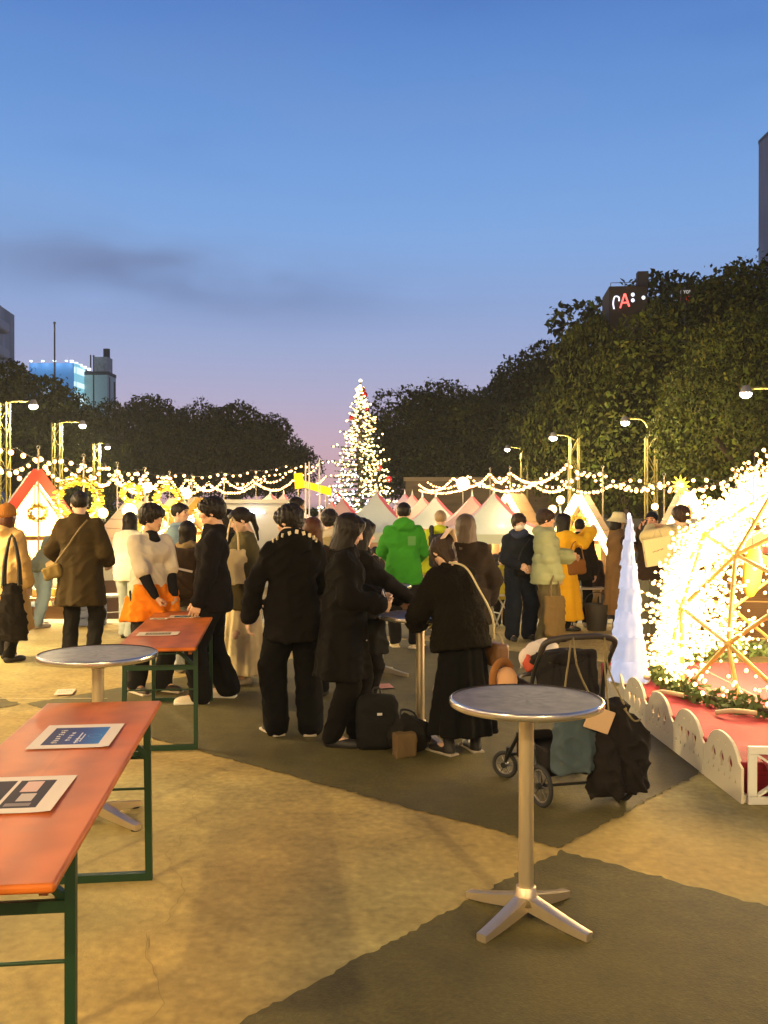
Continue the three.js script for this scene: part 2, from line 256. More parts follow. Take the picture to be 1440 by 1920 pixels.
// ---------------------------------------------------------------- buildings seen above the trees
function textTex(w, h, draw) { const c = document.createElement('canvas'); c.width = w; c.height = h; const x = c.getContext('2d'); draw(x, w, h); const t = new THREE.CanvasTexture(c); t.colorSpace = THREE.SRGBColorSpace; return t; }
{
  const wall = M([0.70, 0.70, 0.66], 0.8, 0, { map: again(TX.grain, 0.1) }), win = M([0.03, 0.035, 0.045], 0.15), dark = M([0.06, 0.06, 0.06], 0.7);
  { // block with floodlit hoarding
    const d = 150, b = thing('billboard_building', 'office block with blue floodlit hoarding and pale stair tower at left', 'building', [xAt(100, d), LOW, -d], -0.04), top = EYE + (HOR - 679) / F * d - LOW;
    part('wall', box(7.1, top - 0.4, 10, -0.35, (top - 0.4) / 2, -5.4), wall, b);
    const face = textTex(512, 512, (x, w, h) => { x.fillStyle = '#3f6f9c'; x.fillRect(0, 0, w, h); x.fillStyle = '#e8f6ff'; x.font = 'bold 62px sans-serif'; x.fillText('· · MU · BLD', 96, 190); x.font = 'italic bold 150px sans-serif'; x.fillText('P Z A', 150, 340); });
    const hoard = part('lit_hoarding', box(7.1, 13.5, 0.3, -0.35, top - 6.9, -0.2), M([0.5, 0.6, 0.7], 0.6, 0, { map: face, emissiveMap: face, emissive: col([0.9, 0.97, 1]), emissiveIntensity: 1.0 }), b);  // floodlighting on the board is partly put in as its own glow
    for (let i = 0; i < 4; i++) { part('floodlight', box(0.4, 0.2, 0.3, -3.2 + i * 1.9, top + 0.05, 0.9), glow([0.72, 0.90, 1], 1.6), b); lamp(-3.2 + i * 1.9, top - 0.3, 0.95, [0.6, 0.85, 1], 7, b, 6); }
    const side = textTex(256, 512, (x, w, h) => { x.fillStyle = '#7fb7c8'; x.fillRect(0, 0, w, h); x.fillStyle = '#e9fbff'; for (const [y, k] of [[20, 40], [110, 30], [180, 70], [300, 16], [430, 40]]) x.fillRect(20, y, w - 40, k); });
    part('lit_side_sign', box(0.3, 13.5, 4.4, 3.34, top - 6.9, -2.7), M([0.5, 0.6, 0.7], 0.6, 0, { map: side, emissiveMap: side, emissive: col([0.9, 1, 1]), emissiveIntensity: 1.2 }), b);
    part('stair_tower', box(3.9, top - 1.2, 4.2, 5.4, (top - 1.2) / 2, -6.4), M([0.55, 0.66, 0.60], 0.8), b); part('tower_band', box(4.05, 0.55, 4.3, 5.4, top - 1.2, -6.4), dark, b);
    part('lift_room', box(2.3, 2.6, 2.6, 5.9, top + 0.3, -6.4), wall, b); part('water_tank', new THREE.CylinderGeometry(0.55, 0.55, 1.6, 12).translate(6.5, top + 2.3, -6.4), dark, b); part('mast', bar(V(4.3, top - 1, -5), V(4.3, top + 1.9, -5), 0.12), dark, b); part('mast', bar(V(8.3, top - 9, -5), V(8.3, top - 2.6, -5), 0.16), dark, b);
    const rail = part('roof_sign_lights', merge([0, 1, 2, 3, 4].map((i) => box(0.5, 0.42, 0.4, 2.6 + i * 0.42, top + 0.25 - i * 0.2, -1.2 - i * 0.8))), glow([0.85, 0.93, 1], 1.5), b); stuffPart(rail);
  }
  { // flats at the left edge: stacked balconies
    const d = 95, b = thing('apartment_building', 'grey flats with stacked rounded balconies at the left edge', 'building', [xAt(6, d) - 5.5, LOW, -d], 0.1), top = EYE + (HOR - 560) / F * d - LOW;
    part('wall', box(8.4, top, 8, 0, top / 2, -4), wall, b); part('roof', box(7.0, 0.8, 6, -0.4, top + 0.4, -4), dark, b);
    for (let i = 0; i < 6; i++) { const y = top - 2.4 - i * 2.75; part('balcony', rbox(9.4, 1.15, 4.5, 0.3).translate(0.45, y, -0.9), M([0.62, 0.58, 0.52], 0.8), b); const w = part('window', box(7.6, 1.35, 0.1, -0.2, y + 1.28, 0.02), win, b); part('mullion', box(0.14, 1.35, 0.14, 1.4, y + 1.28, 0.05), M([0.3, 0.3, 0.3], 0.6), w); }
  }
  { // the plain tower top right
    const d = 120, b = thing('concrete_tower', 'tall plain grey tower cut by the right edge above the trees', 'building', [xAt(1421, d + 12) + 6, LOW, -d], 0), top = EYE + (HOR - 272) / F * (d + 12) - LOW;
    part('wall', box(12, top, 12, 0, top / 2, -6), M([0.72, 0.72, 0.68], 0.85, 0, { map: again(TX.grain, 0.08) }), b);
    for (let i = 0; i < 24; i++) part('wall_joint', box(12.05, 0.10, 0.06, 0, top - 1.2 - i * 1.9, 0.012), M([0.36, 0.36, 0.34], 0.9), b); part('parapet', box(12.1, 0.5, 12.1, 0, top + 0.25, -6), M([0.2, 0.2, 0.19], 0.85), b);
  }
  { // dark block with neon in the trees
    const d = 36, K = 36 / 88, b = thing('neon_sign_building', 'dark block with glowing red letter rising out of the right trees', 'building', [xAt(1192, d), LOW, -d], -0.1), top = (EYE + (HOR - 536) / F * d - LOW) / K; b.scale.setScalar(K);
    part('wall', box(3.5, top, 5, -0.7, top / 2, -2.6), M([0.035, 0.028, 0.025], 0.9), b); part('roof_turret', box(1.0, 1.7, 1.0, 0.9, top + 0.85, -2), M([0.07, 0.06, 0.06], 0.85), b); part('roof_rail', merge([bar(V(-2.3, top, -0.2), V(-2.3, top + 0.35, -0.2), 0.03), bar(V(-1, top, -0.2), V(-1, top + 0.35, -0.2), 0.03), bar(V(-2.3, top + 0.35, -0.2), V(0, top + 0.35, -0.2), 0.03)]), dark, b);
    const y = 0, red = glow([1, 0.03, 0.06], 1.6), wht = glow([0.75, 0.8, 1], 1.4), nb = b; { const neon = new THREE.Group(); neon.name = 'neon_sign'; neon.position.set(-0.7, top - 1.35, 0); neon.scale.set(0.72, 0.66, 0.8); nb.add(neon); const b = neon;
    part('red_neon_letter', merge([beam(V(-1.05, y - 1.1, 0.05), V(-0.5, y + 0.9, 0.05), 0.22, 0.2), beam(V(0.1, y - 0.9, 0.05), V(-0.45, y + 0.9, 0.05), 0.22, 0.2), beam(V(-0.85, y - 0.35, 0.05), V(-0.1, y - 0.35, 0.05), 0.2, 0.2)]), red, b);
    part('white_neon_bracket', tube([[-1.85, y - 1.2, 0.05], [-1.95, y - 0.3, 0.05], [-1.7, y + 0.55, 0.05], [-1.25, y + 0.45, 0.05], [-1.2, y - 0.1, 0.05]], 0.10, 20, 6), wht, b);
    for (const [x, dy] of [[0.55, 0.75], [0.55, -0.05], [1.9, 0.3]]) part('white_neon_dot', SPH, wht, b, [x, y + dy, 0.08], null, [0.24, 0.28, 0.08]); }
  }
  { const d = 30, b = thing('park_signboard', 'small lit board with white lettering over red among the right trees', 'sign', [xAt(1288, d), LOW, -d], 0), y = EYE + (HOR - 556) / F * d - LOW;
    const t = textTex(128, 128, (x, w, h) => { x.fillStyle = '#1c120a'; x.fillRect(0, 0, w, h); x.fillStyle = '#e8e6dc'; x.font = 'bold 40px sans-serif'; x.fillText('YOI', 22, 44); x.fillStyle = '#d42a1a'; x.font = 'bold 62px sans-serif'; x.fillText('K', 42, 108); });
    part('post', bar(V(0, 0, -0.1), V(0, y, -0.1), 0.06), MAT.blackMetal, b); part('sign_panel', box(0.42, 0.5, 0.08, 0, y, 0), M([0.1, 0.1, 0.1], 0.6, 0, { map: t, emissiveMap: t, emissive: col([1, 1, 1]), emissiveIntensity: 0.6 }), b); }
  // long low walls and screens behind the stalls on the right
  { const b = thing('screen_wall', 'long dark grey screen wall behind the stalls on the right', 'wall', [8.6, LOW, -27.5], 0); for (let i = 0; i < 8; i++) part('panel', box(1.46, 2.25, 0.06, -5.25 + i * 1.5, 1.125, 0), M([[0.05, 0.048, 0.05], [0.065, 0.06, 0.058], [0.04, 0.042, 0.045]][i % 3], 0.7), b); }
  { const b = thing('beige_wall', 'low beige wall glimpsed above the right string lights', 'wall', [10.5, LOW, -48], 0); part('coping', box(19, 0.2, 0.6, 0, 4.0, 0), M([0.30, 0.22, 0.12], 0.8), b); part('wall', box(18.8, 3.9, 0.4, 0, 1.95, 0), M([0.26, 0.185, 0.10], 0.85, 0, { map: again(TX.grain, 0.3) }), b); }
  { const d = 30, b = thing('white_kiosk', 'white flat roofed kiosk with a strip light left of the pink tents', 'kiosk', [xAt(468, d), LOW, -d - 1.2], 0.05); part('wall', box(2.4, 2.7, 2, 0, 1.35, 0), M([0.42, 0.42, 0.44], 0.7), b); part('door', box(0.7, 2.0, 0.06, -1.42 + 0.6, 1.0, 1.02), M([0.30, 0.38, 0.34], 0.6), b); part('roof', box(2.7, 0.12, 2.3, 0, 2.77, 0), M([0.35, 0.35, 0.36], 0.7), b); part('strip_light', box(0.62, 0.07, 0.07, 0.1, 2.42, 1.06), glow([0.95, 1, 1], 3), b); part('side_panel', box(0.30, 2.2, 0.05, -1.65, 1.3, 1.0), M([0.40, 0.50, 0.44], 0.6), b); lamp(0.1, 2.42, 1.25, [0.95, 1, 1], 0.25, b); }
}

// ---------------------------------------------------------------- pagoda tents
{
  const canvas = M([0.62, 0.71, 0.72], 0.7, 0, { transmission: 0.28, thickness: 0, side: THREE.DoubleSide, bumpMap: again(TX.smudge, 0.4), bumpScale: 0.03 }), pink = M([0.68, 0.13, 0.19], 0.7, 0, { side: THREE.DoubleSide }), pinkCanvas = M([0.60, 0.42, 0.44], 0.7, 0, { transmission: 0.28, thickness: 0, side: THREE.DoubleSide, bumpMap: again(TX.smudge, 0.4), bumpScale: 0.03 }), valance = M([0.60, 0.66, 0.58], 0.7, 0, { transmission: 0.25, thickness: 0, side: THREE.DoubleSide }), inner = M([0.52, 0.36, 0.24], 0.85, 0, { map: again(TX.smudge, 0.5), side: THREE.DoubleSide });
  const half = 1.5, ye = 2.1, yp = 3.25, N = 12, prof = (t) => [half * (1 - t) * (1 - 0.16 * Math.sin(Math.PI * t)), ye + (yp - ye) * (0.62 * t + 0.38 * t * t * t)];
  const face = (lift = 0, a = -1, b = 1) => { const p = [], ix = [], uv = []; for (let i = 0; i <= N; i++) { const [w, y] = prof(i / N * 0.985); p.push(a * w, y + lift, w + lift, b * w, y + lift, w + lift); uv.push(a * w, y, b * w, y); if (i) { const o = (i - 1) * 2; ix.push(o, o + 1, o + 2, o + 1, o + 3, o + 2); } } const g = new THREE.BufferGeometry(); g.setAttribute('position', new THREE.Float32BufferAttribute(p, 3)); g.setAttribute('uv', new THREE.Float32BufferAttribute(uv, 2)); g.setIndex(ix); g.computeVertexNormals(); return g; };
  const hip = (k) => { const p = [], ix = []; for (let i = 0; i <= N; i++) { const [w, y] = prof(i / N * 0.985), t = 0.20 * (1 - i / N * 0.6); p.push(k * w, y + 0.006, w + 0.006, k * Math.max(0, w - t), y + 0.006, w + 0.006); if (i) { const o = (i - 1) * 2; ix.push(o, o + 1, o + 2, o + 1, o + 3, o + 2); } } const g = new THREE.BufferGeometry(); g.setAttribute('position', new THREE.Float32BufferAttribute(p, 3)); g.setAttribute('uv', new THREE.Float32BufferAttribute(new Array(p.length / 3 * 2).fill(0), 2)); g.setIndex(ix); g.computeVertexNormals(); return g; };
  const G = { face: face(), l: hip(-1), r: hip(1), val: box(3.0, 0.26, 0.02), leg: new THREE.CylinderGeometry(0.03, 0.03, 2.1, 8), fin: new THREE.ConeGeometry(0.05, 0.28, 8) };
  const tent = (px, py, d, label, { pinkish = 0, wall = 0, yaw = 0, s = 1, light = 3 } = {}) => {
    const h = EYE - (py - HOR) / F * d - LOW, t = thing('pagoda_tent', label, 'tent', [xAt(px, d), LOW, -d], yaw, 'white pagoda tents on the lower plaza'), k = [s, h / 3.42, s];
    for (let i = 0; i < 4; i++) { const q = i * Math.PI / 2; const f = part('roof_panel', G.face, pinkish || i === 1 || i === 3 ? pinkCanvas : canvas, t, null, [0, q, 0], k); part('pink_band', i % 2 ? G.l : G.r, pink, t, null, [0, q, 0], k); part('valance', G.val, valance, t, [Math.sin(q) * 1.5 * s, (ye - 0.13) * k[1], Math.cos(q) * 1.5 * s], [0, q, 0], [s, k[1], 1]); part('leg', G.leg, MAT.whitePaint, t, [Math.sin(q + 0.7854) * 2.08 * s, ye / 2 * k[1], Math.cos(q + 0.7854) * 2.08 * s], null, k); }
    part('finial', G.fin, MAT.whitePaint, t, [0, 3.3 * k[1], 0]);
    if (wall) { part('back_wall', box(3.0 * s, 1.95, 0.03, 0, 0.98, -1.46 * s), inner, t); part('side_wall', box(0.03, 1.95, 2.8 * s, -1.46 * s, 0.98, 0), inner, t); part('lamp_bulb', SPH, glow([1, 0.72, 0.4], 3), t, [0.3, 1.80, -0.4], null, 0.07); lamp(0.3, 1.80, -0.4, [1, 0.66, 0.36], light, t); }
    return t;
  };
  tent(707, 910, 25, 'white tent peak right of the man in green, front of the middle row', { wall: 1, light: 5 }); tent(926, 912, 24.5, 'large white front tent behind the masked man in dark blue', { wall: 1, light: 5 });
  tent(885, 919, 28, 'pinkish tent half hidden behind the large right front tent', { pinkish: 1, wall: 1 }); tent(817, 921, 29.5, 'tent whose white peak stands between the two front tents', { wall: 1 }); tent(792, 922, 33, 'second peak of the receding pink row behind the front tents', { pinkish: 1 }); tent(773, 918, 37, 'third peak of the receding pink row behind the front tents', { pinkish: 1 }); tent(759, 917, 41, 'farthest small peak of the receding pink row', { pinkish: 1 });
  tent(643, 924, 29, 'pink tent behind the left slope of the middle front tent', { pinkish: 1, wall: 1 }); tent(622, 932, 33, 'pink tent below the big light tree, left of the middle front tent', { pinkish: 1 });
  tent(507, 916, 34, 'far white tent at left behind the crowd, larger of the two', { wall: 1, light: 4, s: 1.35 }); tent(532, 917, 39, 'far tent at left behind the crowd, smaller of the two', { pinkish: 1 });
}

// ---------------------------------------------------------------- market huts with lit gables
const strawLeaf = M([0.55, 0.40, 0.03], 0.5, 0, { side: THREE.DoubleSide });
function leafRing(n, R, r, sd, size = 0.09) { reseed(sd); const gs = []; for (let i = 0; i < n; i++) { const a = rr(0, 6.283), b = rr(0, 6.283), rad = r * Math.sqrt(rnd()), g = new THREE.PlaneGeometry(size * rr(0.7, 1.4), size * 0.45); g.rotateX(rr(0, 6)); g.rotateY(rr(0, 6)); g.translate((R + rad * Math.cos(b)) * Math.cos(a), (R + rad * Math.cos(b)) * Math.sin(a), rad * Math.sin(b)); gs.push(g); } return merge(gs); }
function hut(pos, yaw, { w = 1.8, eave = 2.15, apex = 3.2, dep = 1.8, roof = [0.45, 0.42, 0.36], trim = [0.55, 0.05, 0.03], trimGlow = 0, label, power = 12, wreath = 0, lanterns = [] }) {
  const t = thing('market_hut', label, 'market hut', pos, yaw), wood = M([0.30, 0.17, 0.07], 0.75, 0, { map: again(TX.wood, 0.8) }), rm = M(roof, 0.7), a = w / 2, rise = apex - eave, L = Math.hypot(a + 0.18, rise * (a + 0.18) / a), ang = Math.atan2(rise, a);
  for (const s of [-1, 1]) {
    for (let i = 0; i < 5; i++) part('roof_board', box(L / 5 - 0.012, 0.035, dep + 0.35), rm, t, [s * (a + 0.18) * (i + 0.5) / 5, apex - rise / a * (a + 0.18) * (i + 0.5) / 5, 0], [0, 0, -s * ang]);
    part('gable_trim', box(L + 0.02, 0.16, 0.05), trimGlow ? glow([1, 0.78, 0.42], trimGlow) : M(trim, 0.5), t, [s * (a + 0.18) / 2, apex - rise / a * (a + 0.18) / 2 - 0.05, dep / 2 + 0.205], [0, 0, -s * ang]);
    part('corner_post', box(0.10, eave, 0.10), wood, t, [s * (a - 0.05), eave / 2, dep / 2 - 0.05]); for (let i = 0; i < 9; i++) part('side_board', box(0.03, eave / 9 - 0.008, dep - 0.1), wood, t, [s * (a - 0.02), (i + 0.5) * eave / 9, 0]);
  }
  for (let i = 0; i < 4; i++) part('counter_board', box(w - 0.1, 0.22, 0.04), wood, t, [0, 0.13 + i * 0.235, dep / 2 - 0.02]); part('counter', box(w + 0.1, 0.05, 0.4), wood, t, [0, 1.08, dep / 2]);
  { const s = new THREE.Shape([[-a + 0.05, 0], [a - 0.05, 0], [a - 0.05, eave - 0.02], [0, apex - 0.08], [-a + 0.05, eave - 0.02]].map((p) => new THREE.Vector2(...p))); part('back_wall', new THREE.ExtrudeGeometry(s, { depth: 0.04, bevelEnabled: false }), M([0.62, 0.38, 0.14], 0.8), t, [0, 0, -dep / 2 + 0.03]); part('tie_beam', box(w - 0.12, 0.07, 0.07), wood, t, [0, eave - 0.02, dep / 2 - 0.05]); }
  for (let i = 0; i < 3; i++) { const x = (i - 1) * w * 0.27; part('lamp_bulb', SPH, glow([1, 0.80, 0.48], 9), t, [x, eave + rise * (i === 1 ? 0.34 : 0.08), dep / 2 - 0.45], null, 0.10); part('lamp_cord', bar(V(x, eave + rise * (i === 1 ? 0.34 : 0.08) + 0.09, dep / 2 - 0.45), V(x, eave + rise * (i === 1 ? 0.95 : 0.42), dep / 2 - 0.45), 0.006), MAT.cable, t); lamp(x, eave + rise * (i === 1 ? 0.34 : 0.08), dep / 2 - 0.45, [1, 0.76, 0.38], power * 0.75, t); }
  for (let i = 0; i < 9; i++) { reseed(i + 5); const x = -w * 0.4 + i * w * 0.1; part(i % 2 ? 'jar' : 'gift_box', i % 2 ? lathe([[0.001, 0], [0.045, 0.002], [0.05, 0.10], [0.03, 0.13], [0.03, 0.15], [0.001, 0.155]], 10) : rbox(0.11, 0.13, 0.1, 0.012).translate(0, 0.065, 0), M([rr(0.3, 0.8), rr(0.1, 0.5), rr(0.05, 0.2)], 0.4), t, [x, 1.106, dep / 2 - 0.06], [0, rr(0, 1), 0]); }
  if (wreath) { const m = part('straw_wreath', leafRing(300, wreath, wreath * 0.33, 9, 0.05), strawLeaf, t, [0, eave + rise * 0.36, dep / 2 + 0.30]); stuffPart(m); }
  return t;
}
hut(far(62, 950, 16.3).map((v, i) => (i === 1 ? LOW : v)), 0.42, { w: 1.5, eave: 2.1, apex: 3.22, roof: [0.50, 0.46, 0.40], trim: [0.62, 0.05, 0.03], label: 'red and white gabled hut at far left glowing white inside', power: 48, wreath: 0.12 });
hut([xAt(262, 20), LOW, -20], 0.55, { w: 1.3, eave: 1.95, apex: 2.7, roof: [0.25, 0.15, 0.07], trim: [0.45, 0.27, 0.06], label: 'brown hut with hanging lamps behind the man in the white shirt', power: 22, wreath: 0.22 });
hut([xAt(345, 21), LOW, -21], 0.5, { w: 1.4, eave: 2.05, apex: 2.8, roof: [0.25, 0.15, 0.07], trim: [0.45, 0.27, 0.06], label: 'brown hut with yellow wreath behind the young man in black', power: 22, wreath: 0.24 });
hut([xAt(1094, 18.6), LOW, -18.6], -0.30, { w: 1.0, eave: 1.95, apex: 2.85, roof: [0.26, 0.15, 0.07], trim: [0.6, 0.4, 0.08], trimGlow: 1.6, label: 'narrow hut with blazing gable behind the person in yellow', power: 13, wreath: 0.15 });
hut([xAt(967, 25.5), LOW, -25.5], -0.35, { w: 1.1, eave: 2.0, apex: 2.95, roof: [0.26, 0.15, 0.07], trim: [0.6, 0.4, 0.1], trimGlow: 1.4, label: 'small far hut with lit gable peeping over the white tent', power: 10 });
hut([xAt(1280, 17), LOW, -17], -0.22, { w: 1.05, eave: 1.85, apex: 2.88, roof: [0.30, 0.18, 0.08], trim: [0.6, 0.4, 0.1], trimGlow: 2.4, label: 'hut with two bright white gable rails behind the person in cream', power: 13 });
hut([-6.9, 0, -9.4], 1.45, { w: 2.4, eave: 2.2, apex: 3.2, roof: [0.45, 0.42, 0.36], trim: [0.55, 0.05, 0.03], label: 'unseen hut just outside the left edge, placed to light the ground on the left', power: 60 });  // out of view, placed to brighten the ground at middle left
{ // glowing straw decorations and globes
  const star = (pos, R, label) => { const t = thing('straw_star', label, 'decoration', pos, 0), s = new THREE.Shape(); for (let i = 0; i < 22; i++) { const a = i / 22 * 6.2832, r = i % 2 ? R * 0.42 : R; i ? s.lineTo(Math.sin(a) * r, Math.cos(a) * r) : s.moveTo(Math.sin(a) * r, Math.cos(a) * r); } part('star', new THREE.ExtrudeGeometry(s, { depth: 0.03, bevelSize: 0.01, bevelThickness: 0.01, bevelSegments: 1 }), strawLeaf, t); part('lamp_bulb', SPH, glow([1, 0.72, 0.2], 4), t, [0, 0, 0.06], null, 0.045); part('hanger', bar(V(0, -R * 0.9, -0.01), V(0, -pos[1] + LOW, -0.01), 0.015), MAT.pole, t); lamp(0, 0, 0.18, [1, 0.7, 0.25], 2, t); return t; };
  star([xAt(1275, 15.9), 2.06, -15.9], 0.17, 'yellow straw star on the peak of the bright gable hut at right');
  const ring = (px, py, d, R, label) => { const p = far(px, py, d), t = thing('straw_wreath', label, 'wreath', p, 0.2); const m = part('straw', leafRing(800, R, R * 0.28, 31, 0.055), strawLeaf, t); stuffPart(m); part('hoop', new THREE.TorusGeometry(R, 0.02, 6, 32), MAT.pole, t); for (let i = 0; i < 5; i++) part('lamp_bulb', SPHLO, glow([1, 0.75, 0.2], 4), t, [Math.cos(i * 1.2566) * R, Math.sin(i * 1.2566) * R, 0.10], null, 0.022); part('stake', bar(V(0, -R, 0), V(0, LOW - p[1], 0), 0.018), MAT.pole, t); lamp(0, 0, 0.3, [1, 0.72, 0.25], 4, t); };
  ring(147, 937, 14.8, 0.31, 'big yellow straw wreath behind the head of the tall man in the dark coat'); ring(247, 925, 16.5, 0.15, 'small yellow wreath hanging above the person in white'); ring(315, 935, 17, 0.20, 'yellow lit wreath above the light blue jacket');
  const globe = (px, py, d, r, label, k = 8) => { const p = far(px, py, d), t = thing('globe_lamp', label, 'lamp', p); part('globe', SPH, glow([1, 0.66, 0.24], 4), t, null, null, r); part('cap', new THREE.CylinderGeometry(0.03, 0.04, 0.05, 10), MAT.blackMetal, t, [0, -r - 0.02, 0]); part('post', bar(V(0, -r - 0.04, 0), V(0, LOW - p[1], 0), 0.016), MAT.pole, t); lamp(0, 0, 0, WARM, k, t, 4); };
  globe(193, 962, 14.6, 0.085, 'round orange globe lamp right of the tall man in the dark coat', 14); globe(276, 914, 17, 0.10, 'globe lamp hanging high above the man in the white shirt'); globe(243, 958, 16.2, 0.13, 'large white lantern above the person in the white jacket', 12); globe(349, 925, 17.5, 0.11, 'globe lamp above the person with the dark rucksack', 10); globe(303, 958, 17.2, 0.10, 'globe lamp glowing between the two men at the orange table'); globe(1036, 955, 16, 0.075, 'lower of two orange globe lamps above the sage puffer jacket', 10); globe(1051, 937, 16.4, 0.075, 'upper of two orange globe lamps above the sage puffer jacket', 10); globe(1228, 950, 15.5, 0.06, 'small globe lamp right of the white cone of light', 6); globe(868, 907, 30, 0.22, 'white floodlight globe over the tents right of the big tree', 30);
}
{ // the yellow glowing sign by the flagpoles
  const d = 29, t = thing('yellow_glowing_sign', 'yellow glowing ribbon shaped sign on posts left of the big light tree', 'sign', [xAt(590, d), LOW, -d], 0.1), y = EYE - LOW - (905 - HOR) / F * d, s = new THREE.Shape([[-0.64, 0.28], [-0.38, 0.30], [-0.34, 0.06], [0.5, -0.16], [0.52, -0.42], [-0.30, -0.16], [-0.60, -0.20]].map((p) => new THREE.Vector2(...p)));
  part('sign_panel', new THREE.ExtrudeGeometry(s, { depth: 0.06, bevelEnabled: false }), glow([1, 0.62, 0.0], 1.0, [0.8, 0.5, 0.0]), t, [0, y, 0]); for (const x of [-0.5, 0.35]) part('post', bar(V(x, 0, -0.05), V(x, y - 0.2, -0.05), 0.025), MAT.pole, t);
  for (const [px, top, label] of [[573, 868, 'leftmost of three white poles by the yellow sign'], [580, 866, 'middle one of three white poles by the yellow sign'], [599, 860, 'rightmost of three white poles by the yellow sign']]) { const dd = 27, p = thing('flagpole', label, 'pole', [xAt(px, dd), LOW, -dd]); part('pole', bar(V(0, 0, 0), V(0, EYE - LOW - (top - HOR) / F * dd, 0), 0.03, 8, 0.02), MAT.whitePaint, p); part('base', lathe([[0.001, 0], [0.14, 0], [0.12, 0.06], [0.04, 0.09], [0.001, 0.09]], 14), MAT.pole, p); }
  for (const [px, top, dd, label] of [[103, 606, 60, 'tall thin flagpole rising past the lit hoarding'], [176, 668, 75, 'thin pole in front of the pale stair tower'], [206, 708, 80, 'short thin pole right of the pale stair tower']]) { const p = thing('flagpole', label, 'pole', [xAt(px, dd), LOW, -dd]); part('pole', bar(V(0, 0, 0), V(0, EYE - LOW - (top - HOR) / F * dd, 0), 0.09, 8, 0.05), M([0.12, 0.12, 0.12], 0.5, 0.4), p); part('cap', SPH, MAT.pole, p, [0, EYE - LOW - (top - HOR) / F * dd, 0], null, 0.09); }
}
// ---------------------------------------------------------------- lattice lamp masts
{
  const mast = (px, top, d, side, arm, label, lampPx, lampPy, w = 0.26) => {
    const h = EYE - LOW - (top - HOR) / F * d, t = thing('lattice_mast', label, 'lamp mast', [xAt(px, d), LOW, -d], 0, 'lattice lamp masts along the plaza'), m = M([0.25, 0.21, 0.05], 0.55, 0.2), a = w / 2, n = Math.round(h / 0.5);
    for (const [x, z] of [[-a, -a], [a, -a], [a, a], [-a, a]]) part('chord', bar(V(x, 0, z), V(x, h, z), 0.026, 7), m, t);
    const br = []; for (let i = 0; i < n; i++) { const y0 = i * h / n, y1 = (i + 1) * h / n, f = i % 2 ? -1 : 1; br.push(bar(V(-a * f, y0, a), V(a * f, y1, a), 0.014, 5), bar(V(-a * f, y0, -a), V(a * f, y1, -a), 0.014, 5), bar(V(a, y0, -a * f), V(a, y1, a * f), 0.014, 5), bar(V(-a, y0, -a * f), V(-a, y1, a * f), 0.014, 5)); } stuffPart(part('lattice_bracing', merge(br), m, t));
    const lx = (lampPx - 720) / F * d - xAt(px, d), ly = EYE - LOW - (lampPy - HOR) / F * d; part('arm', tube([[0, h - 0.05, 0], [lx * 0.3, Math.max(h, ly) + 0.03, 0], [lx, ly + 0.10, 0]], 0.028, 14, 6), m, t); part('lamp_head', lathe([[0.001, 0.16], [0.06, 0.15], [0.11, 0.03], [0.12, 0], [0.001, 0.0]], 14), MAT.pole, t, [lx, ly, 0]); part('lamp_glass', SPH, glow([1, 0.93, 0.98], 6), t, [lx, ly - 0.02, 0], null, [0.125, 0.085, 0.125]);
    const l = lamp(lx, ly - 0.16, 0, [1, 0.82, 0.48], side < 0 ? 26 : 80, t, 6);
  };
  mast(6, 755, 25, 1, 0, 'lattice mast at the far left edge with a lamp on its arm', 63, 760); mast(107, 793, 32, 1, 0, 'lattice mast beside the tall thin flagpole, lamp to its right', 155, 797); mast(181, 832, 42, 1, 0, 'small far lattice mast left of the string lights', 202, 838);
  mast(1077, 822, 29, -1, 0, 'lattice mast above the narrow blazing hut', 1037, 820); mast(1221, 818, 25.5, -1, 0, 'lattice mast right of centre whose lamp hangs to its left', 1172, 791); mast(983, 846, 40, -1, 0, 'small far lattice mast over the white tent', 951, 842); mast(1492, 732, 19, -1, 0, 'mast off the right edge whose bright lamp reaches into view', 1398, 737);
  // unseen masts beside and behind the camera, placed to light the near ground
  for (const [x, z, label, k, lx] of [[-6.8, 2.5, 'unseen lattice mast behind the near orange table, placed to light the near ground', 1, 1.6], [4.6, 4.5, 'unseen lattice mast behind the viewer to the right, placed to light the near ground', 1, -1.6]]) { const t = thing('lattice_mast', label, 'lamp mast', [x, 0, z], 0, 'lattice lamp masts along the plaza'), m = M([0.50, 0.42, 0.12], 0.5, 0.2), h = 5.2; for (const [a, b] of [[-0.13, -0.13], [0.13, -0.13], [0.13, 0.13], [-0.13, 0.13]]) part('chord', bar(V(a, 0, b), V(a, h, b), 0.026, 6), m, t); part('arm', bar(V(0, h, 0), V(lx, h + 0.1, 0), 0.03), m, t); part('lamp_glass', SPH, glow([1, 0.9, 0.8], 6), t, [lx, h, 0], null, [0.16, 0.09, 0.16]); lamp(lx, h - 0.16, 0, [1, 0.74, 0.33], 160 * k, t, 6); }
}
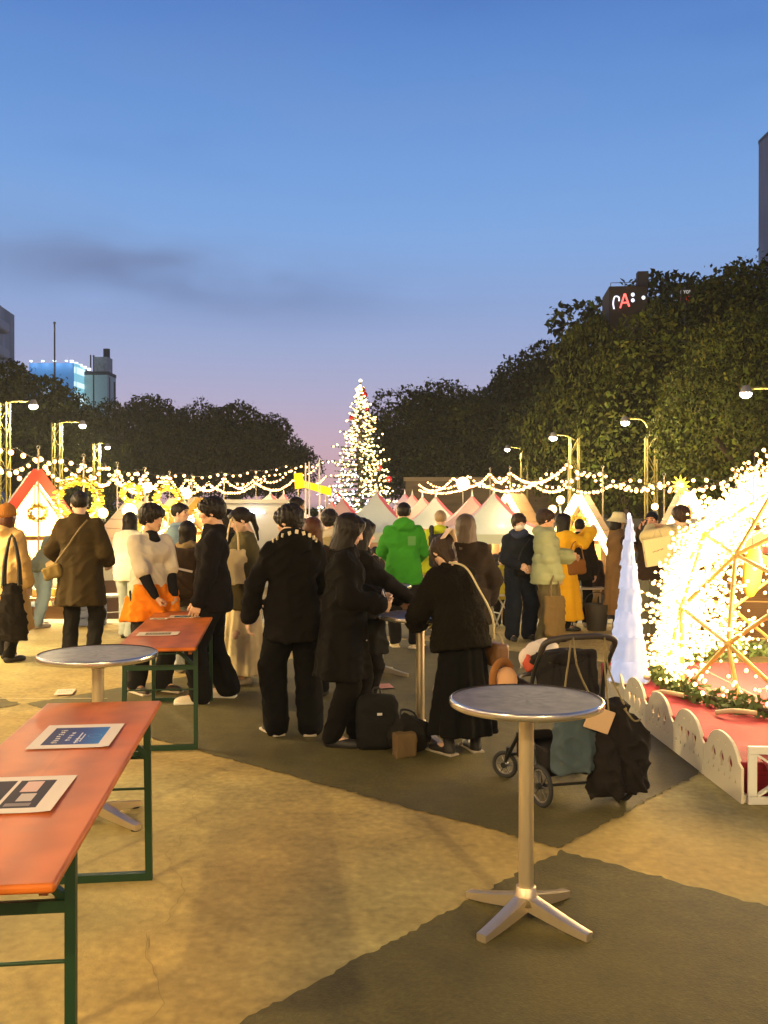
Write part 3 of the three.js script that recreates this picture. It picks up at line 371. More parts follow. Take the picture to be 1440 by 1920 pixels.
// ---------------------------------------------------------------- surfaces from distance fields (for bodies, clothes, bags)
const P = {
  cap(a, b, ra, rb = ra, k) {
    const ax = a.x, ay = a.y, az = a.z, bx = b.x - ax, by = b.y - ay, bz = b.z - az, L = bx * bx + by * by + bz * bz || 1e-9, R = Math.max(ra, rb);
    return { k, lo: [Math.min(a.x, b.x) - R, Math.min(a.y, b.y) - R, Math.min(a.z, b.z) - R], hi: [Math.max(a.x, b.x) + R, Math.max(a.y, b.y) + R, Math.max(a.z, b.z) + R],
      f(x, y, z) { x -= ax; y -= ay; z -= az; let t = (x * bx + y * by + z * bz) / L; t = t < 0 ? 0 : t > 1 ? 1 : t; const dx = x - bx * t, dy = y - by * t, dz = z - bz * t; return Math.sqrt(dx * dx + dy * dy + dz * dz) - (ra + (rb - ra) * t); } };
  },
  ell(c, r, q, k) {
    const iq = q ? q.clone().invert() : null, v = V(), R = Math.max(...r);
    return { k, lo: [c.x - R, c.y - R, c.z - R], hi: [c.x + R, c.y + R, c.z + R],
      f(x, y, z) { x -= c.x; y -= c.y; z -= c.z; if (iq) { v.set(x, y, z).applyQuaternion(iq); x = v.x; y = v.y; z = v.z; } const a = x / r[0], b = y / r[1], d = z / r[2], k0 = Math.sqrt(a * a + b * b + d * d); if (k0 < 1e-6) return -Math.min(...r); const a2 = a / r[0], b2 = b / r[1], d2 = d / r[2]; return k0 * (k0 - 1) / Math.sqrt(a2 * a2 + b2 * b2 + d2 * d2); } };
  },
  // an elliptical cone from a to b; side: the direction of the first radius; folds: [count, depth at a, depth at b, turn]
  cone(a, b, r0, r1, side = V(1, 0, 0), k, folds, round = 0.015) {
    const ax = V().subVectors(b, a), L = ax.length(); ax.normalize();
    const X = side.clone().addScaledVector(ax, -side.dot(ax)).normalize(), Z = V().crossVectors(X, ax), R = Math.max(...r0, ...r1) + (folds ? Math.max(folds[1], folds[2]) : 0);
    return { k, lo: [Math.min(a.x, b.x) - R, Math.min(a.y, b.y) - R, Math.min(a.z, b.z) - R], hi: [Math.max(a.x, b.x) + R, Math.max(a.y, b.y) + R, Math.max(a.z, b.z) + R],
      f(x, y, z) {
        x -= a.x; y -= a.y; z -= a.z; const t = x * ax.x + y * ax.y + z * ax.z, u = clamp(t / L); const lx = x * X.x + y * X.y + z * X.z, lz = x * Z.x + y * Z.y + z * Z.z;
        let rx = lerp(r0[0], r1[0], u), rz = lerp(r0[1], r1[1], u); if (folds) { const th = Math.atan2(lz, lx), w = lerp(folds[1], folds[2], u) * (0.6 * Math.cos(folds[0] * th + (folds[3] || 0)) + 0.4 * Math.cos((folds[0] * 1.7 | 0) * th + 1.3 + u)); rx += w; rz += w; }
        const q = Math.sqrt((lx / rx) ** 2 + (lz / rz) ** 2), d = (q - 1) * Math.min(rx, rz), e = Math.abs(t - L / 2) - L / 2;
        const dx = Math.max(d + round, 0), ex = Math.max(e + round, 0); return Math.min(Math.max(d, e) + round, 0) + Math.sqrt(dx * dx + ex * ex) - round;
      } };
  },
  box(c, h, q, r = 0.01, k) {
    const iq = q ? q.clone().invert() : null, v = V(), R = Math.hypot(...h) + r;
    return { k, lo: [c.x - R, c.y - R, c.z - R], hi: [c.x + R, c.y + R, c.z + R],
      f(x, y, z) { v.set(x - c.x, y - c.y, z - c.z); if (iq) v.applyQuaternion(iq); const a = Math.abs(v.x) - h[0] + r, b = Math.abs(v.y) - h[1] + r, d = Math.abs(v.z) - h[2] + r; const A = Math.max(a, 0), B = Math.max(b, 0), D = Math.max(d, 0); return Math.sqrt(A * A + B * B + D * D) + Math.min(Math.max(a, b, d), 0) - r; } };
  },
  plane(fn) { return { f: fn }; },
};
function surface(prims, cell, { k = 0.02, cuts = [], disp = null, floor = null, reach = 0.03, keep = 0.08 } = {}) {
  const lo = [1e9, 1e9, 1e9], hi = [-1e9, -1e9, -1e9], pad = cell * 2 + reach;
  for (const p of prims) for (let i = 0; i < 3; i++) { lo[i] = Math.min(lo[i], p.lo[i]); hi[i] = Math.max(hi[i], p.hi[i]); }
  for (let i = 0; i < 3; i++) { lo[i] -= pad; hi[i] += pad; }
  const n = [0, 1, 2].map((i) => Math.ceil((hi[i] - lo[i]) / cell) + 1), [nx, ny] = n, nzz = n[2], nxy = nx * ny;
  const A = new Float32Array(nxy * nzz).fill(1);
  for (const p of prims) {
    const kk = p.k ?? k, a = [0, 1, 2].map((i) => Math.max(0, Math.floor((p.lo[i] - pad + cell - lo[i]) / cell))), b = [0, 1, 2].map((i) => Math.min(n[i] - 1, Math.ceil((p.hi[i] + pad - cell - lo[i]) / cell)));
    for (let z = a[2]; z <= b[2]; z++) for (let y = a[1]; y <= b[1]; y++) for (let x = a[0], o = z * nxy + y * nx + x; x <= b[0]; x++, o++) {
      const d = p.f(lo[0] + x * cell, lo[1] + y * cell, lo[2] + z * cell), e = A[o]; if (kk <= 0) { if (d < e) A[o] = d; continue; }
      const h = kk - Math.abs(d - e); A[o] = Math.min(d, e) - (h > 0 ? h * h / (4 * kk) : 0);
    }
  }
  if (cuts.length || disp || floor !== null) for (let z = 0, o = 0; z < nzz; z++) for (let y = 0; y < ny; y++) for (let x = 0; x < nx; x++, o++) {
    if (A[o] > 0.12 || A[o] < -0.12) { if (A[o] > 0) continue; }
    const X = lo[0] + x * cell, Y = lo[1] + y * cell, Z = lo[2] + z * cell;
    if (disp && Math.abs(A[o]) < 0.09) A[o] += disp(X, Y, Z);
    for (const c of cuts) { const d = -c.f(X, Y, Z), kk = c.k ?? 0.008, h = kk - Math.abs(d - A[o]); A[o] = Math.max(d, A[o]) + (h > 0 ? h * h / (4 * kk) : 0); }
    if (floor !== null) A[o] = Math.max(A[o], floor - Y);
  }
  const at = new Int32Array(nxy * nzz).fill(-1), pos = [], idx = [], step = [0, 1, nx, nx + 1, nxy, nxy + 1, nxy + nx, nxy + nx + 1];
  const EDGE = [[0, 1], [2, 3], [4, 5], [6, 7], [0, 2], [1, 3], [4, 6], [5, 7], [0, 4], [1, 5], [2, 6], [3, 7]];
  for (let z = 0; z < nzz - 1; z++) for (let y = 0; y < ny - 1; y++) for (let x = 0; x < nx - 1; x++) {
    const o = z * nxy + y * nx + x; let m = 0; for (let i = 0; i < 8; i++) if (A[o + step[i]] < 0) m |= 1 << i; if (!m || m === 255) continue;
    let sx = 0, sy = 0, sz = 0, c = 0;
    for (const [i, j] of EDGE) { const p = (m >> i) & 1, q = (m >> j) & 1; if (p === q) continue; const d0 = A[o + step[i]], d1 = A[o + step[j]], t = d0 / (d0 - d1); sx += (i & 1) + ((j & 1) - (i & 1)) * t; sy += ((i >> 1) & 1) + (((j >> 1) & 1) - ((i >> 1) & 1)) * t; sz += (i >> 2) + ((j >> 2) - (i >> 2)) * t; c++; }
    at[o] = pos.length / 3; pos.push(lo[0] + (x + sx / c) * cell, lo[1] + (y + sy / c) * cell, lo[2] + (z + sz / c) * cell);
  }
  const quad = (a, b, c, d, flip) => { if (a < 0 || b < 0 || c < 0 || d < 0) return; if (flip) idx.push(a, c, b, b, c, d); else idx.push(a, b, c, b, d, c); };
  for (let z = 1; z < nzz - 1; z++) for (let y = 1; y < ny - 1; y++) for (let x = 1; x < nx - 1; x++) {
    const o = z * nxy + y * nx + x, s = A[o] < 0;
    if (s !== A[o + 1] < 0) quad(at[o - nx - nxy], at[o - nxy], at[o - nx], at[o], !s);
    if (s !== A[o + nx] < 0) quad(at[o - 1 - nxy], at[o - 1], at[o - nxy], at[o], !s);
    if (s !== A[o + nxy] < 0) quad(at[o - 1 - nx], at[o - nx], at[o - 1], at[o], !s);
  }
  { // drop stray flecks
    const nv = pos.length / 3, up = new Int32Array(nv).map((_, i) => i), root = (i) => { while (up[i] !== i) i = up[i] = up[up[i]]; return i; };
    for (let i = 0; i < idx.length; i += 3) { const a = root(idx[i]); up[root(idx[i + 1])] = a; up[root(idx[i + 2])] = a; }
    const size = new Int32Array(nv); for (let i = 0; i < nv; i++) size[root(i)]++; let big = 0; for (let i = 0; i < nv; i++) big = Math.max(big, size[i]);
    const kept = []; for (let i = 0; i < idx.length; i += 3) if (size[root(idx[i])] > big * keep) kept.push(idx[i], idx[i + 1], idx[i + 2]);
    const map = new Int32Array(nv).fill(-1), np = []; for (let i = 0; i < kept.length; i++) { const v = kept[i]; if (map[v] < 0) { map[v] = np.length / 3; np.push(pos[v * 3], pos[v * 3 + 1], pos[v * 3 + 2]); } kept[i] = map[v]; }
    pos.length = 0; for (const v of np) pos.push(v); idx.length = 0; for (const v of kept) idx.push(v);
  }
  const g = new THREE.BufferGeometry(), uv = new Float32Array(pos.length / 3 * 2); for (let i = 0; i < pos.length / 3; i++) { uv[i * 2] = pos[i * 3] + pos[i * 3 + 2]; uv[i * 2 + 1] = pos[i * 3 + 1]; }
  g.setAttribute('position', new THREE.BufferAttribute(new Float32Array(pos), 3)); g.setAttribute('uv', new THREE.BufferAttribute(uv, 2)); g.setIndex(idx); g.computeVertexNormals(); return g;
}
function joined(list) {   // indexed merge with vertex colours
  let n = 0, m = 0; for (const g of list) { n += g.attributes.position.count; m += g.index.count; }
  const p = new Float32Array(n * 3), q = new Float32Array(n * 3), c = new Float32Array(n * 3).fill(1), u = new Float32Array(n * 2), ix = new Uint32Array(m); let a = 0, b = 0;
  for (const g of list) { p.set(g.attributes.position.array, a * 3); q.set(g.attributes.normal.array, a * 3); if (g.attributes.color) c.set(g.attributes.color.array, a * 3); if (g.attributes.uv) u.set(g.attributes.uv.array, a * 2); for (let i = 0; i < g.index.count; i++) ix[b + i] = g.index.array[i] + a; a += g.attributes.position.count; b += g.index.count; }
  const g = new THREE.BufferGeometry(); g.setAttribute('position', new THREE.BufferAttribute(p, 3)); g.setAttribute('normal', new THREE.BufferAttribute(q, 3)); g.setAttribute('color', new THREE.BufferAttribute(c, 3)); g.setAttribute('uv', new THREE.BufferAttribute(u, 2)); g.setIndex(new THREE.BufferAttribute(ix, 1)); return g;
}

// ---------------------------------------------------------------- heads, hair and hands, made once
const memo = new Map();
const once = (key, make) => { if (!memo.has(key)) memo.set(key, make()); return memo.get(key); };
const headGeo = (cell, fem) => once('head' + cell + fem, () => {
  const w = fem ? 0.95 : 1, pr = [P.ell(V(0, 0.028, -0.012), [0.074, 0.084, 0.094]), P.ell(V(0, -0.032, 0.018), [0.057 * w, 0.08, 0.070]), P.ell(V(0, -0.094, 0.056), [0.020, 0.018, 0.018])];
  for (const s of [-1, 1]) pr.push(P.cap(V(s * 0.052 * w, -0.055, 0.0), V(s * 0.012, -0.098, 0.052), 0.018, 0.016), P.ell(V(s * 0.040, -0.014, 0.058), [0.022, 0.020, 0.020]), P.cap(V(s * 0.014, 0.030, 0.084), V(s * 0.046, 0.028, 0.066), 0.010, 0.010), P.ell(V(s * 0.076, -0.006, -0.006), [0.009, 0.030, 0.018], new THREE.Quaternion().setFromEuler(new THREE.Euler(0.2, s * 0.35, 0)), 0.006), P.ell(V(s * 0.011, -0.030, 0.088), [0.009, 0.008, 0.009], null, 0.006));
  pr.push(P.cap(V(0, 0.016, 0.080), V(0, -0.026, 0.099), 0.008, 0.0105, 0.012), P.cap(V(-0.016, -0.057, 0.079), V(0.016, -0.057, 0.079), 0.0065, 0.0065, 0.006), P.cap(V(-0.013, -0.066, 0.078), V(0.013, -0.066, 0.078), 0.0075, 0.0075, 0.006), P.cap(V(0, -0.04, -0.022), V(0, -0.165, -0.036), 0.050, 0.053));
  const g = surface(pr, cell, { k: 0.022, reach: 0, cuts: [P.ell(V(-0.032, 0.010, 0.094), [0.019, 0.012, 0.017]), P.ell(V(0.032, 0.010, 0.094), [0.019, 0.012, 0.017])].map((c) => ({ ...c, k: 0.014 })) });
  const p = g.attributes.position, c = new Float32Array(p.count * 3).fill(1);
  for (let i = 0; i < p.count; i++) {
    const x = p.getX(i), y = p.getY(i), z = p.getZ(i), ax = Math.abs(x);
    if (z > 0.062) { const lip = smooth(0.025, 0.018, ax) * smooth(0.017, 0.009, Math.abs(y + 0.062)); if (lip > 0) { c[i * 3 + 1] = lerp(1, 0.55, lip); c[i * 3 + 2] = lerp(1, 0.55, lip); c[i * 3] = lerp(1, 0.85, lip); } }
    if (z > 0.045 && y > 0.018 && y < 0.042 && ax > 0.010 && ax < 0.055) { const b = smooth(0.011, 0.003, Math.abs(y - 0.031 + 0.05 * Math.abs(ax - 0.032))) * 0.85; for (let k = 0; k < 3; k++) c[i * 3 + k] *= lerp(1, 0.16, b); }
    const cheek = smooth(0.03, 0.01, Math.hypot(ax - 0.042, y + 0.022)) * (z > 0.03 ? 1 : 0) * 0.18; c[i * 3 + 1] *= 1 - cheek; c[i * 3 + 2] *= 1 - cheek;
  }
  g.setAttribute('color', new THREE.BufferAttribute(c, 3)); return g;
});
const handGeo = (kind, left, cell) => once('hand' + kind + left + cell, () => {
  const curl = { relaxed: [0.35, 0.5, 0.3], grip: [1.05, 1.25, 0.7], flat: [0.12, 0.15, 0.1], hold: [0.55, 0.75, 0.5] }[kind], zs = [0.031, 0.0105, -0.0105, -0.030], len = [[0.040, 0.025, 0.020], [0.044, 0.028, 0.021], [0.041, 0.026, 0.020], [0.032, 0.020, 0.018]], pr = [];
  pr.push(P.cap(V(0, 0.03, 0), V(0, -0.012, 0), 0.026, 0.027, 0.02));
  zs.forEach((z, i) => {
    pr.push(P.cap(V(0, -0.008, z * 0.55), V(0.001, -0.082 + Math.abs(i - 1) * 0.004, z), 0.0155, 0.0125, 0.012));
    let p = V(0.001, -0.082 + Math.abs(i - 1) * 0.004, z), a = 0.02; const fan = z * 1.4;
    len[i].forEach((l, j) => { a += curl[j] * (1 + 0.06 * i); const q = V(p.x + l * Math.sin(a), p.y - l * Math.cos(a), p.z + fan * l); pr.push(P.cap(p, q, 0.0092 - j * 0.0009, 0.0086 - j * 0.0011, 0.004)); p = q; });
  });
  const th = kind === 'grip' || kind === 'hold' ? [V(0.006, -0.016, 0.022), V(0.020, -0.044, 0.044), V(0.040, -0.066, 0.040), V(0.053, -0.080, 0.026)] : [V(0.004, -0.014, 0.022), V(0.012, -0.040, 0.046), V(0.018, -0.066, 0.056), V(0.022, -0.088, 0.058)];
  pr.push(P.cap(th[0], th[1], 0.016, 0.0125, 0.012), P.cap(th[1], th[2], 0.0115, 0.0100, 0.005), P.cap(th[2], th[3], 0.0098, 0.0085, 0.005));
  const g = surface(pr, cell, { k: 0.006, reach: 0 });
  if (left) { g.scale(-1, 1, 1); const ix = g.index.array; for (let i = 0; i < ix.length; i += 3) { const t = ix[i]; ix[i] = ix[i + 1]; ix[i + 1] = t; } g.computeVertexNormals(); }
  return g;
});
const hairGeo = (style, cell) => once('hair' + style + cell, () => {
  const face = (y = -0.045, ry = 0.088) => ({ ...P.ell(V(0, y, 0.105), [0.070, ry, 0.105]), k: 0.012 }), below = (f) => ({ f, k: 0.014 });
  const strand = (x, y, z) => 0.0045 * nz(x * 95, y * 16, z * 95) + 0.005 * nz(x * 30, y * 12 + 4, z * 30);
  const cap = (g = 0) => P.ell(V(0, 0.034, -0.016), [0.083 + g, 0.090 + g, 0.103 + g]);
  const opt = { k: 0.02, disp: strand, reach: 0.01 };
  const nape = (y0) => below((x, y, z) => (y - y0) - 0.0 + (z > -0.03 ? -(z + 0.03) * 0.9 : 0));   // ends at y0 behind, higher in front
  switch (style) {
    case 'short': return surface([cap(0.002), P.ell(V(0, 0.05, 0.055), [0.062, 0.040, 0.045])], cell, { ...opt, cuts: [face(-0.06, 0.088), { f: (x, y, z) => (y + 0.050) - Math.max(0, z + 0.03) * 0.9, k: 0.012 }] });
    case 'thick': return surface([cap(0.013), P.ell(V(0, 0.062, 0.050), [0.074, 0.046, 0.055]), P.ell(V(0, -0.01, -0.065), [0.070, 0.065, 0.05])], cell, { ...opt, disp: (x, y, z) => 0.009 * nz(x * 46, y * 30, z * 46) + strand(x, y, z), cuts: [face(-0.065, 0.092), { f: (x, y, z) => (y + 0.078) - Math.max(0, z + 0.02) * 0.75, k: 0.012 }] });
    case 'mop': return surface([cap(0.018), P.ell(V(0, 0.050, 0.058), [0.078, 0.052, 0.055]), P.ell(V(0, -0.005, -0.06), [0.082, 0.07, 0.06])], cell, { ...opt, disp: (x, y, z) => 0.010 * nz(x * 50, y * 26, z * 50) + strand(x, y, z), cuts: [face(-0.075, 0.092), { f: (x, y, z) => (y + 0.080) - Math.max(0, z + 0.0) * 0.6, k: 0.012 }] });
    case 'bob': return surface([cap(0.010), P.cone(V(0, 0.04, -0.010), V(0, -0.185, -0.012), [0.094, 0.104], [0.100, 0.096], V(1, 0, 0), 0.03, null, 0.03), P.ell(V(0, 0.075, 0.062), [0.060, 0.030, 0.036])], cell, { ...opt, cuts: [face(-0.085, 0.125), { ...P.ell(V(0, -0.17, 0.06), [0.058, 0.11, 0.09]), k: 0.012 }] });
    case 'long': return surface([cap(0.010), P.cone(V(0, 0.03, -0.020), V(0, -0.22, -0.052), [0.092, 0.100], [0.105, 0.072], V(1, 0, 0), 0.03, null, 0.03), P.cone(V(0, -0.17, -0.055), V(0, -0.40, -0.085), [0.108, 0.062], [0.085, 0.035], V(1, 0, 0), 0.03, [9, 0.003, 0.008], 0.02), P.ell(V(0, 0.075, 0.060), [0.060, 0.030, 0.036])], cell, { ...opt, cuts: [face(-0.085, 0.125), { ...P.ell(V(0, -0.20, 0.07), [0.062, 0.15, 0.11]), k: 0.012 }] });
    case 'tied': return surface([cap(0.004), P.ell(V(0, 0.065, 0.050), [0.066, 0.036, 0.045]), P.ell(V(0, 0.0, -0.112), [0.036, 0.040, 0.036]), P.cap(V(0, 0.0, -0.125), V(0, -0.13, -0.125), 0.032, 0.020), P.cap(V(0, -0.13, -0.125), V(0.01, -0.24, -0.10), 0.022, 0.010)], cell, { ...opt, cuts: [face(-0.05, 0.098), { f: (x, y, z) => (z > -0.085 ? (y + 0.055) - Math.max(0, z + 0.03) * 0.8 : 1), k: 0.012 }] });
    case 'clipped': return surface([cap(0.008), P.ell(V(0, 0.065, 0.050), [0.066, 0.036, 0.045]), P.ell(V(0, 0.045, -0.105), [0.060, 0.066, 0.044]), P.cone(V(0, 0.0, -0.045), V(0, -0.15, -0.062), [0.072, 0.060], [0.050, 0.040], V(1, 0, 0), 0.03, null, 0.02), P.cap(V(-0.07, 0.0, 0.055), V(-0.074, -0.12, 0.05), 0.012, 0.004), P.cap(V(0.07, 0.0, 0.055), V(0.074, -0.12, 0.05), 0.012, 0.004)], cell, { ...opt, cuts: [face(-0.05, 0.098), { f: (x, y, z) => (z < 0.03 && z > -0.03 ? (y + 0.075) : 1), k: 0.012 }] });
    case 'under_hat': return surface([P.ell(V(0, -0.03, -0.03), [0.084, 0.085, 0.088]), P.cone(V(0, 0, -0.02), V(0, -0.13, -0.03), [0.088, 0.088], [0.092, 0.08], V(1, 0, 0), 0.03, null, 0.03)], cell, { ...opt, cuts: [face(-0.08, 0.12), { ...P.ell(V(0, -0.14, 0.06), [0.06, 0.09, 0.09]), k: 0.012 }, below((x, y) => 0.07 - y)] });
  }
});

// ---------------------------------------------------------------- a person from a pose
const UNIT = 1.7;
function ik(a, b, l1, l2, hint) {
  const d = V().subVectors(b, a); let L = d.length(); const most = (l1 + l2) * 0.995; if (L > most) { b = a.clone().addScaledVector(d, most / L); d.subVectors(b, a); L = most; }
  const u = d.clone().normalize(), x = (l1 * l1 - l2 * l2 + L * L) / (2 * L), h = Math.sqrt(Math.max(0, l1 * l1 - x * x)), w = hint.clone().addScaledVector(u, -hint.dot(u)).normalize();
  return [a.clone().addScaledVector(u, x).addScaledVector(w, h), b];
}
function skeleton(s) {
  const q = new THREE.Quaternion().setFromEuler(new THREE.Euler(s.lean || 0, s.twist || 0, s.side || 0, 'YXZ')), pel = V(s.px || 0, 0.93 - (s.drop || 0), s.pz || 0), sw = s.fem ? 0.145 : 0.168;
  const up = (x, y, z = 0) => V(x, y - 0.93, z).applyQuaternion(q).add(pel), k = { q, pel, up, sw, s, arms: {}, legs: {} };
  for (const [n, sx] of [['L', 1], ['R', -1]]) {
    const f = s['foot' + n] || [sx * 0.095, 0, 0], yaw = f[2] || sx * 0.18, lift = f[3] || 0, fw = V(Math.sin(yaw), 0, Math.cos(yaw));
    const hip = V(sx * 0.088, -0.05, 0).applyAxisAngle(V(0, 1, 0), s.hipYaw || 0).add(pel), ank0 = V(f[0], 0.085 + lift, f[1]);
    const [knee, ank] = ik(hip, ank0, 0.415, 0.405, fw.clone().add(V(sx * 0.1, 0, 0)));
    k.legs[n] = { hip, knee, ank, fw, sx, lift, foot: V(f[0], lift, f[1]) };
    const h = s['hand' + n] || [sx * 0.235, 0.83, 0.05], raise = clamp(((h[1] ?? 0.8) - 1.3) * 0.2, 0, 0.06), sh = up(sx * sw, 1.362 + raise, -0.008);
    const e = s['elbow' + n] || [sx * 0.5, -0.7, -0.55]; const [el, wr] = ik(sh, V(...h), 0.275, 0.245, V(...e));
    const dir = s['dir' + n] ? V(...s['dir' + n]).normalize() : V().subVectors(wr, el).normalize(), th = s['thumb' + n] ? V(...s['thumb' + n]) : Math.abs(dir.z) > 0.55 ? V(-sx * 0.3, 1, 0) : V(0, 0.1, 1);
    const t = th.addScaledVector(dir, -th.dot(dir)).normalize(), Y = dir.clone().negate(), X = V().crossVectors(Y, t);
    k.arms[n] = { sh, el, wr, dir, m: new THREE.Matrix4().makeBasis(X, Y, t).setPosition(wr.clone().addScaledVector(dir, 0.012)), sx, palm: X.clone().multiplyScalar(-sx), grip: wr.clone().addScaledVector(dir, 0.075).addScaledVector(X, -sx * 0.03) };
  }
  k.neck = up(0, 1.425, -0.022); const hq = new THREE.Quaternion().setFromEuler(new THREE.Euler(s.headPitch || 0, s.headYaw || 0, s.headRoll || 0, 'YXZ')); k.hq = q.clone().multiply(hq);
  const half = q.clone().multiply(new THREE.Quaternion().slerp(hq, 0.5)); k.head = V(0, 0.158, 0.026).applyQuaternion(half).add(k.neck); k.headM = new THREE.Matrix4().compose(k.head, k.hq, V(1, 1, 1)); return k;
}
const torso = (k, i, broad = 0) => { const u = k.up; return [P.cap(u(-0.060, 0.935), u(0.060, 0.935), 0.108 + i), P.cap(u(-0.045, 1.10, 0.002), u(0.045, 1.10, 0.002), 0.100 + i), P.cap(u(-0.068 - broad, 1.26, 0.004), u(0.068 + broad, 1.26, 0.004), 0.108 + i), P.cap(u(0, 1.395, -0.015), u(-k.sw + 0.01, 1.355, -0.012), 0.050 + i * 0.7, 0.046 + i * 0.8), P.cap(u(0, 1.395, -0.015), u(k.sw - 0.01, 1.355, -0.012), 0.050 + i * 0.7, 0.046 + i * 0.8), P.cap(k.neck, u(0, 1.36, -0.01), 0.054 + i * 0.4, 0.072 + i * 0.8)]; };
const arm = (a, i, end = 1, cuff = 0) => [P.cap(a.sh, a.el, 0.046 + i * 0.8, 0.040 + i), P.cap(a.el, a.el.clone().lerp(a.wr, end), 0.041 + i, 0.030 + i * 0.9 + cuff)];
const leg = (l, i, end = 1, flare = 0) => [P.cap(l.hip, l.knee, 0.083 + i, 0.056 + i + flare * 0.5), P.cap(l.knee, l.knee.clone().lerp(l.ank, end), 0.054 + i + flare * 0.5, 0.036 + i * 1.05 + flare)];
const folds = (amp = 1, sd = 0) => (x, y, z) => { const t = nz(x * 8 + y * 4 + sd, y * 8 + sd, z * 8 - y * 4), c = 1 - Math.min(1, Math.abs(t) * 2.4), v = nz(x * 13 + sd, y * 2.6 - sd, z * 13); return amp * (0.011 * nz(x * 6 + sd, y * 4 + sd * 2, z * 6) - 0.010 * c * c + 0.003 + 0.006 * v); };
const LIGHTSKIN = [0.62, 0.40, 0.27];
const SKIN = new Map(); const skinMat = (c) => { const key = c.join(); if (!SKIN.has(key)) SKIN.set(key, M(c, 0.52, 0, { vertexColors: true })); return SKIN.get(key); };
const eyeMat = M([0.015, 0.010, 0.008], 0.2);
let personNo = 0;
function person(s) {
  const H = s.h, sc = H / UNIT, near = s.near ?? 1, cb = near > 1 ? 0.011 : near ? 0.014 : 0.019, ch = near > 1 ? 0.0042 : near ? 0.0055 : 0.008, k = skeleton(s), sd = ++personNo * 3.7, g = new THREE.Group();
  g.name = numbered('person'); g.position.set(...s.at); g.rotation.y = (s.yaw || 0) * Math.PI / 180; g.scale.setScalar(sc); tag(g, s.label, s.category || 'person', s.group); scene.add(g);
  const pr = torso(k, 0); for (const n of 'LR') { pr.push(...arm(k.arms[n], -0.004), ...leg(k.legs[n], 0)); const l = k.legs[n]; pr.push(P.cap(l.ank.clone().add(V(0, -0.02, 0)), l.foot.clone().addScaledVector(l.fw, 0.12).add(V(0, 0.04, 0)), 0.036, 0.03)); }
  const list = [surface(pr, Math.max(cb, 0.016), { k: 0.035 })];
  list.push(headGeo(ch, !!s.fem).clone().applyMatrix4(k.headM));
  if (!s.noHands) for (const n of 'LR') if (!(s.hide || '').includes(n)) list.push(handGeo(s['pose' + n] || 'relaxed', n === 'L', near ? 0.0038 : 0.006).clone().applyMatrix4(k.arms[n].m));
  part('body', joined(list), skinMat(s.skin || LIGHTSKIN), g);
  if (!s.faceHidden) for (const e of [-1, 1]) { const m = part('eye', SPH, eyeMat, g); m.matrixAutoUpdate = true; const p = V(e * 0.031, 0.008, 0.0745).applyMatrix4(k.headM); m.position.copy(p); m.quaternion.copy(k.hq); m.scale.set(0.0125, 0.0065, 0.006); }
  if (s.hair) { const m = part('hair', hairGeo(s.hair, ch * 1.25), s.hairMat || HAIR.dark, g); m.position.copy(k.head); m.quaternion.copy(k.hq); }
  for (const w of s.wear || []) w(k, g, { cb, ch, sd, near });
  g.userData.k = undefined; delete g.userData.k; g.updateMatrixWorld(true);
  return { g, k, world: (v) => v.clone().applyMatrix4(g.matrixWorld), sc };
}
const HAIR = { dark: M([0.010, 0.007, 0.005], 0.55, 0, { transmission: 0, specularIntensity: 0.5 }), brown: M([0.030, 0.016, 0.008], 0.55, 0, { transmission: 0, specularIntensity: 0.5 }), auburn: M([0.065, 0.022, 0.008], 0.5, 0, { transmission: 0, specularIntensity: 0.5 }), ash: M([0.075, 0.052, 0.034], 0.55, 0, { transmission: 0, specularIntensity: 0.5 }), straw: M([0.30, 0.20, 0.10], 0.6) };
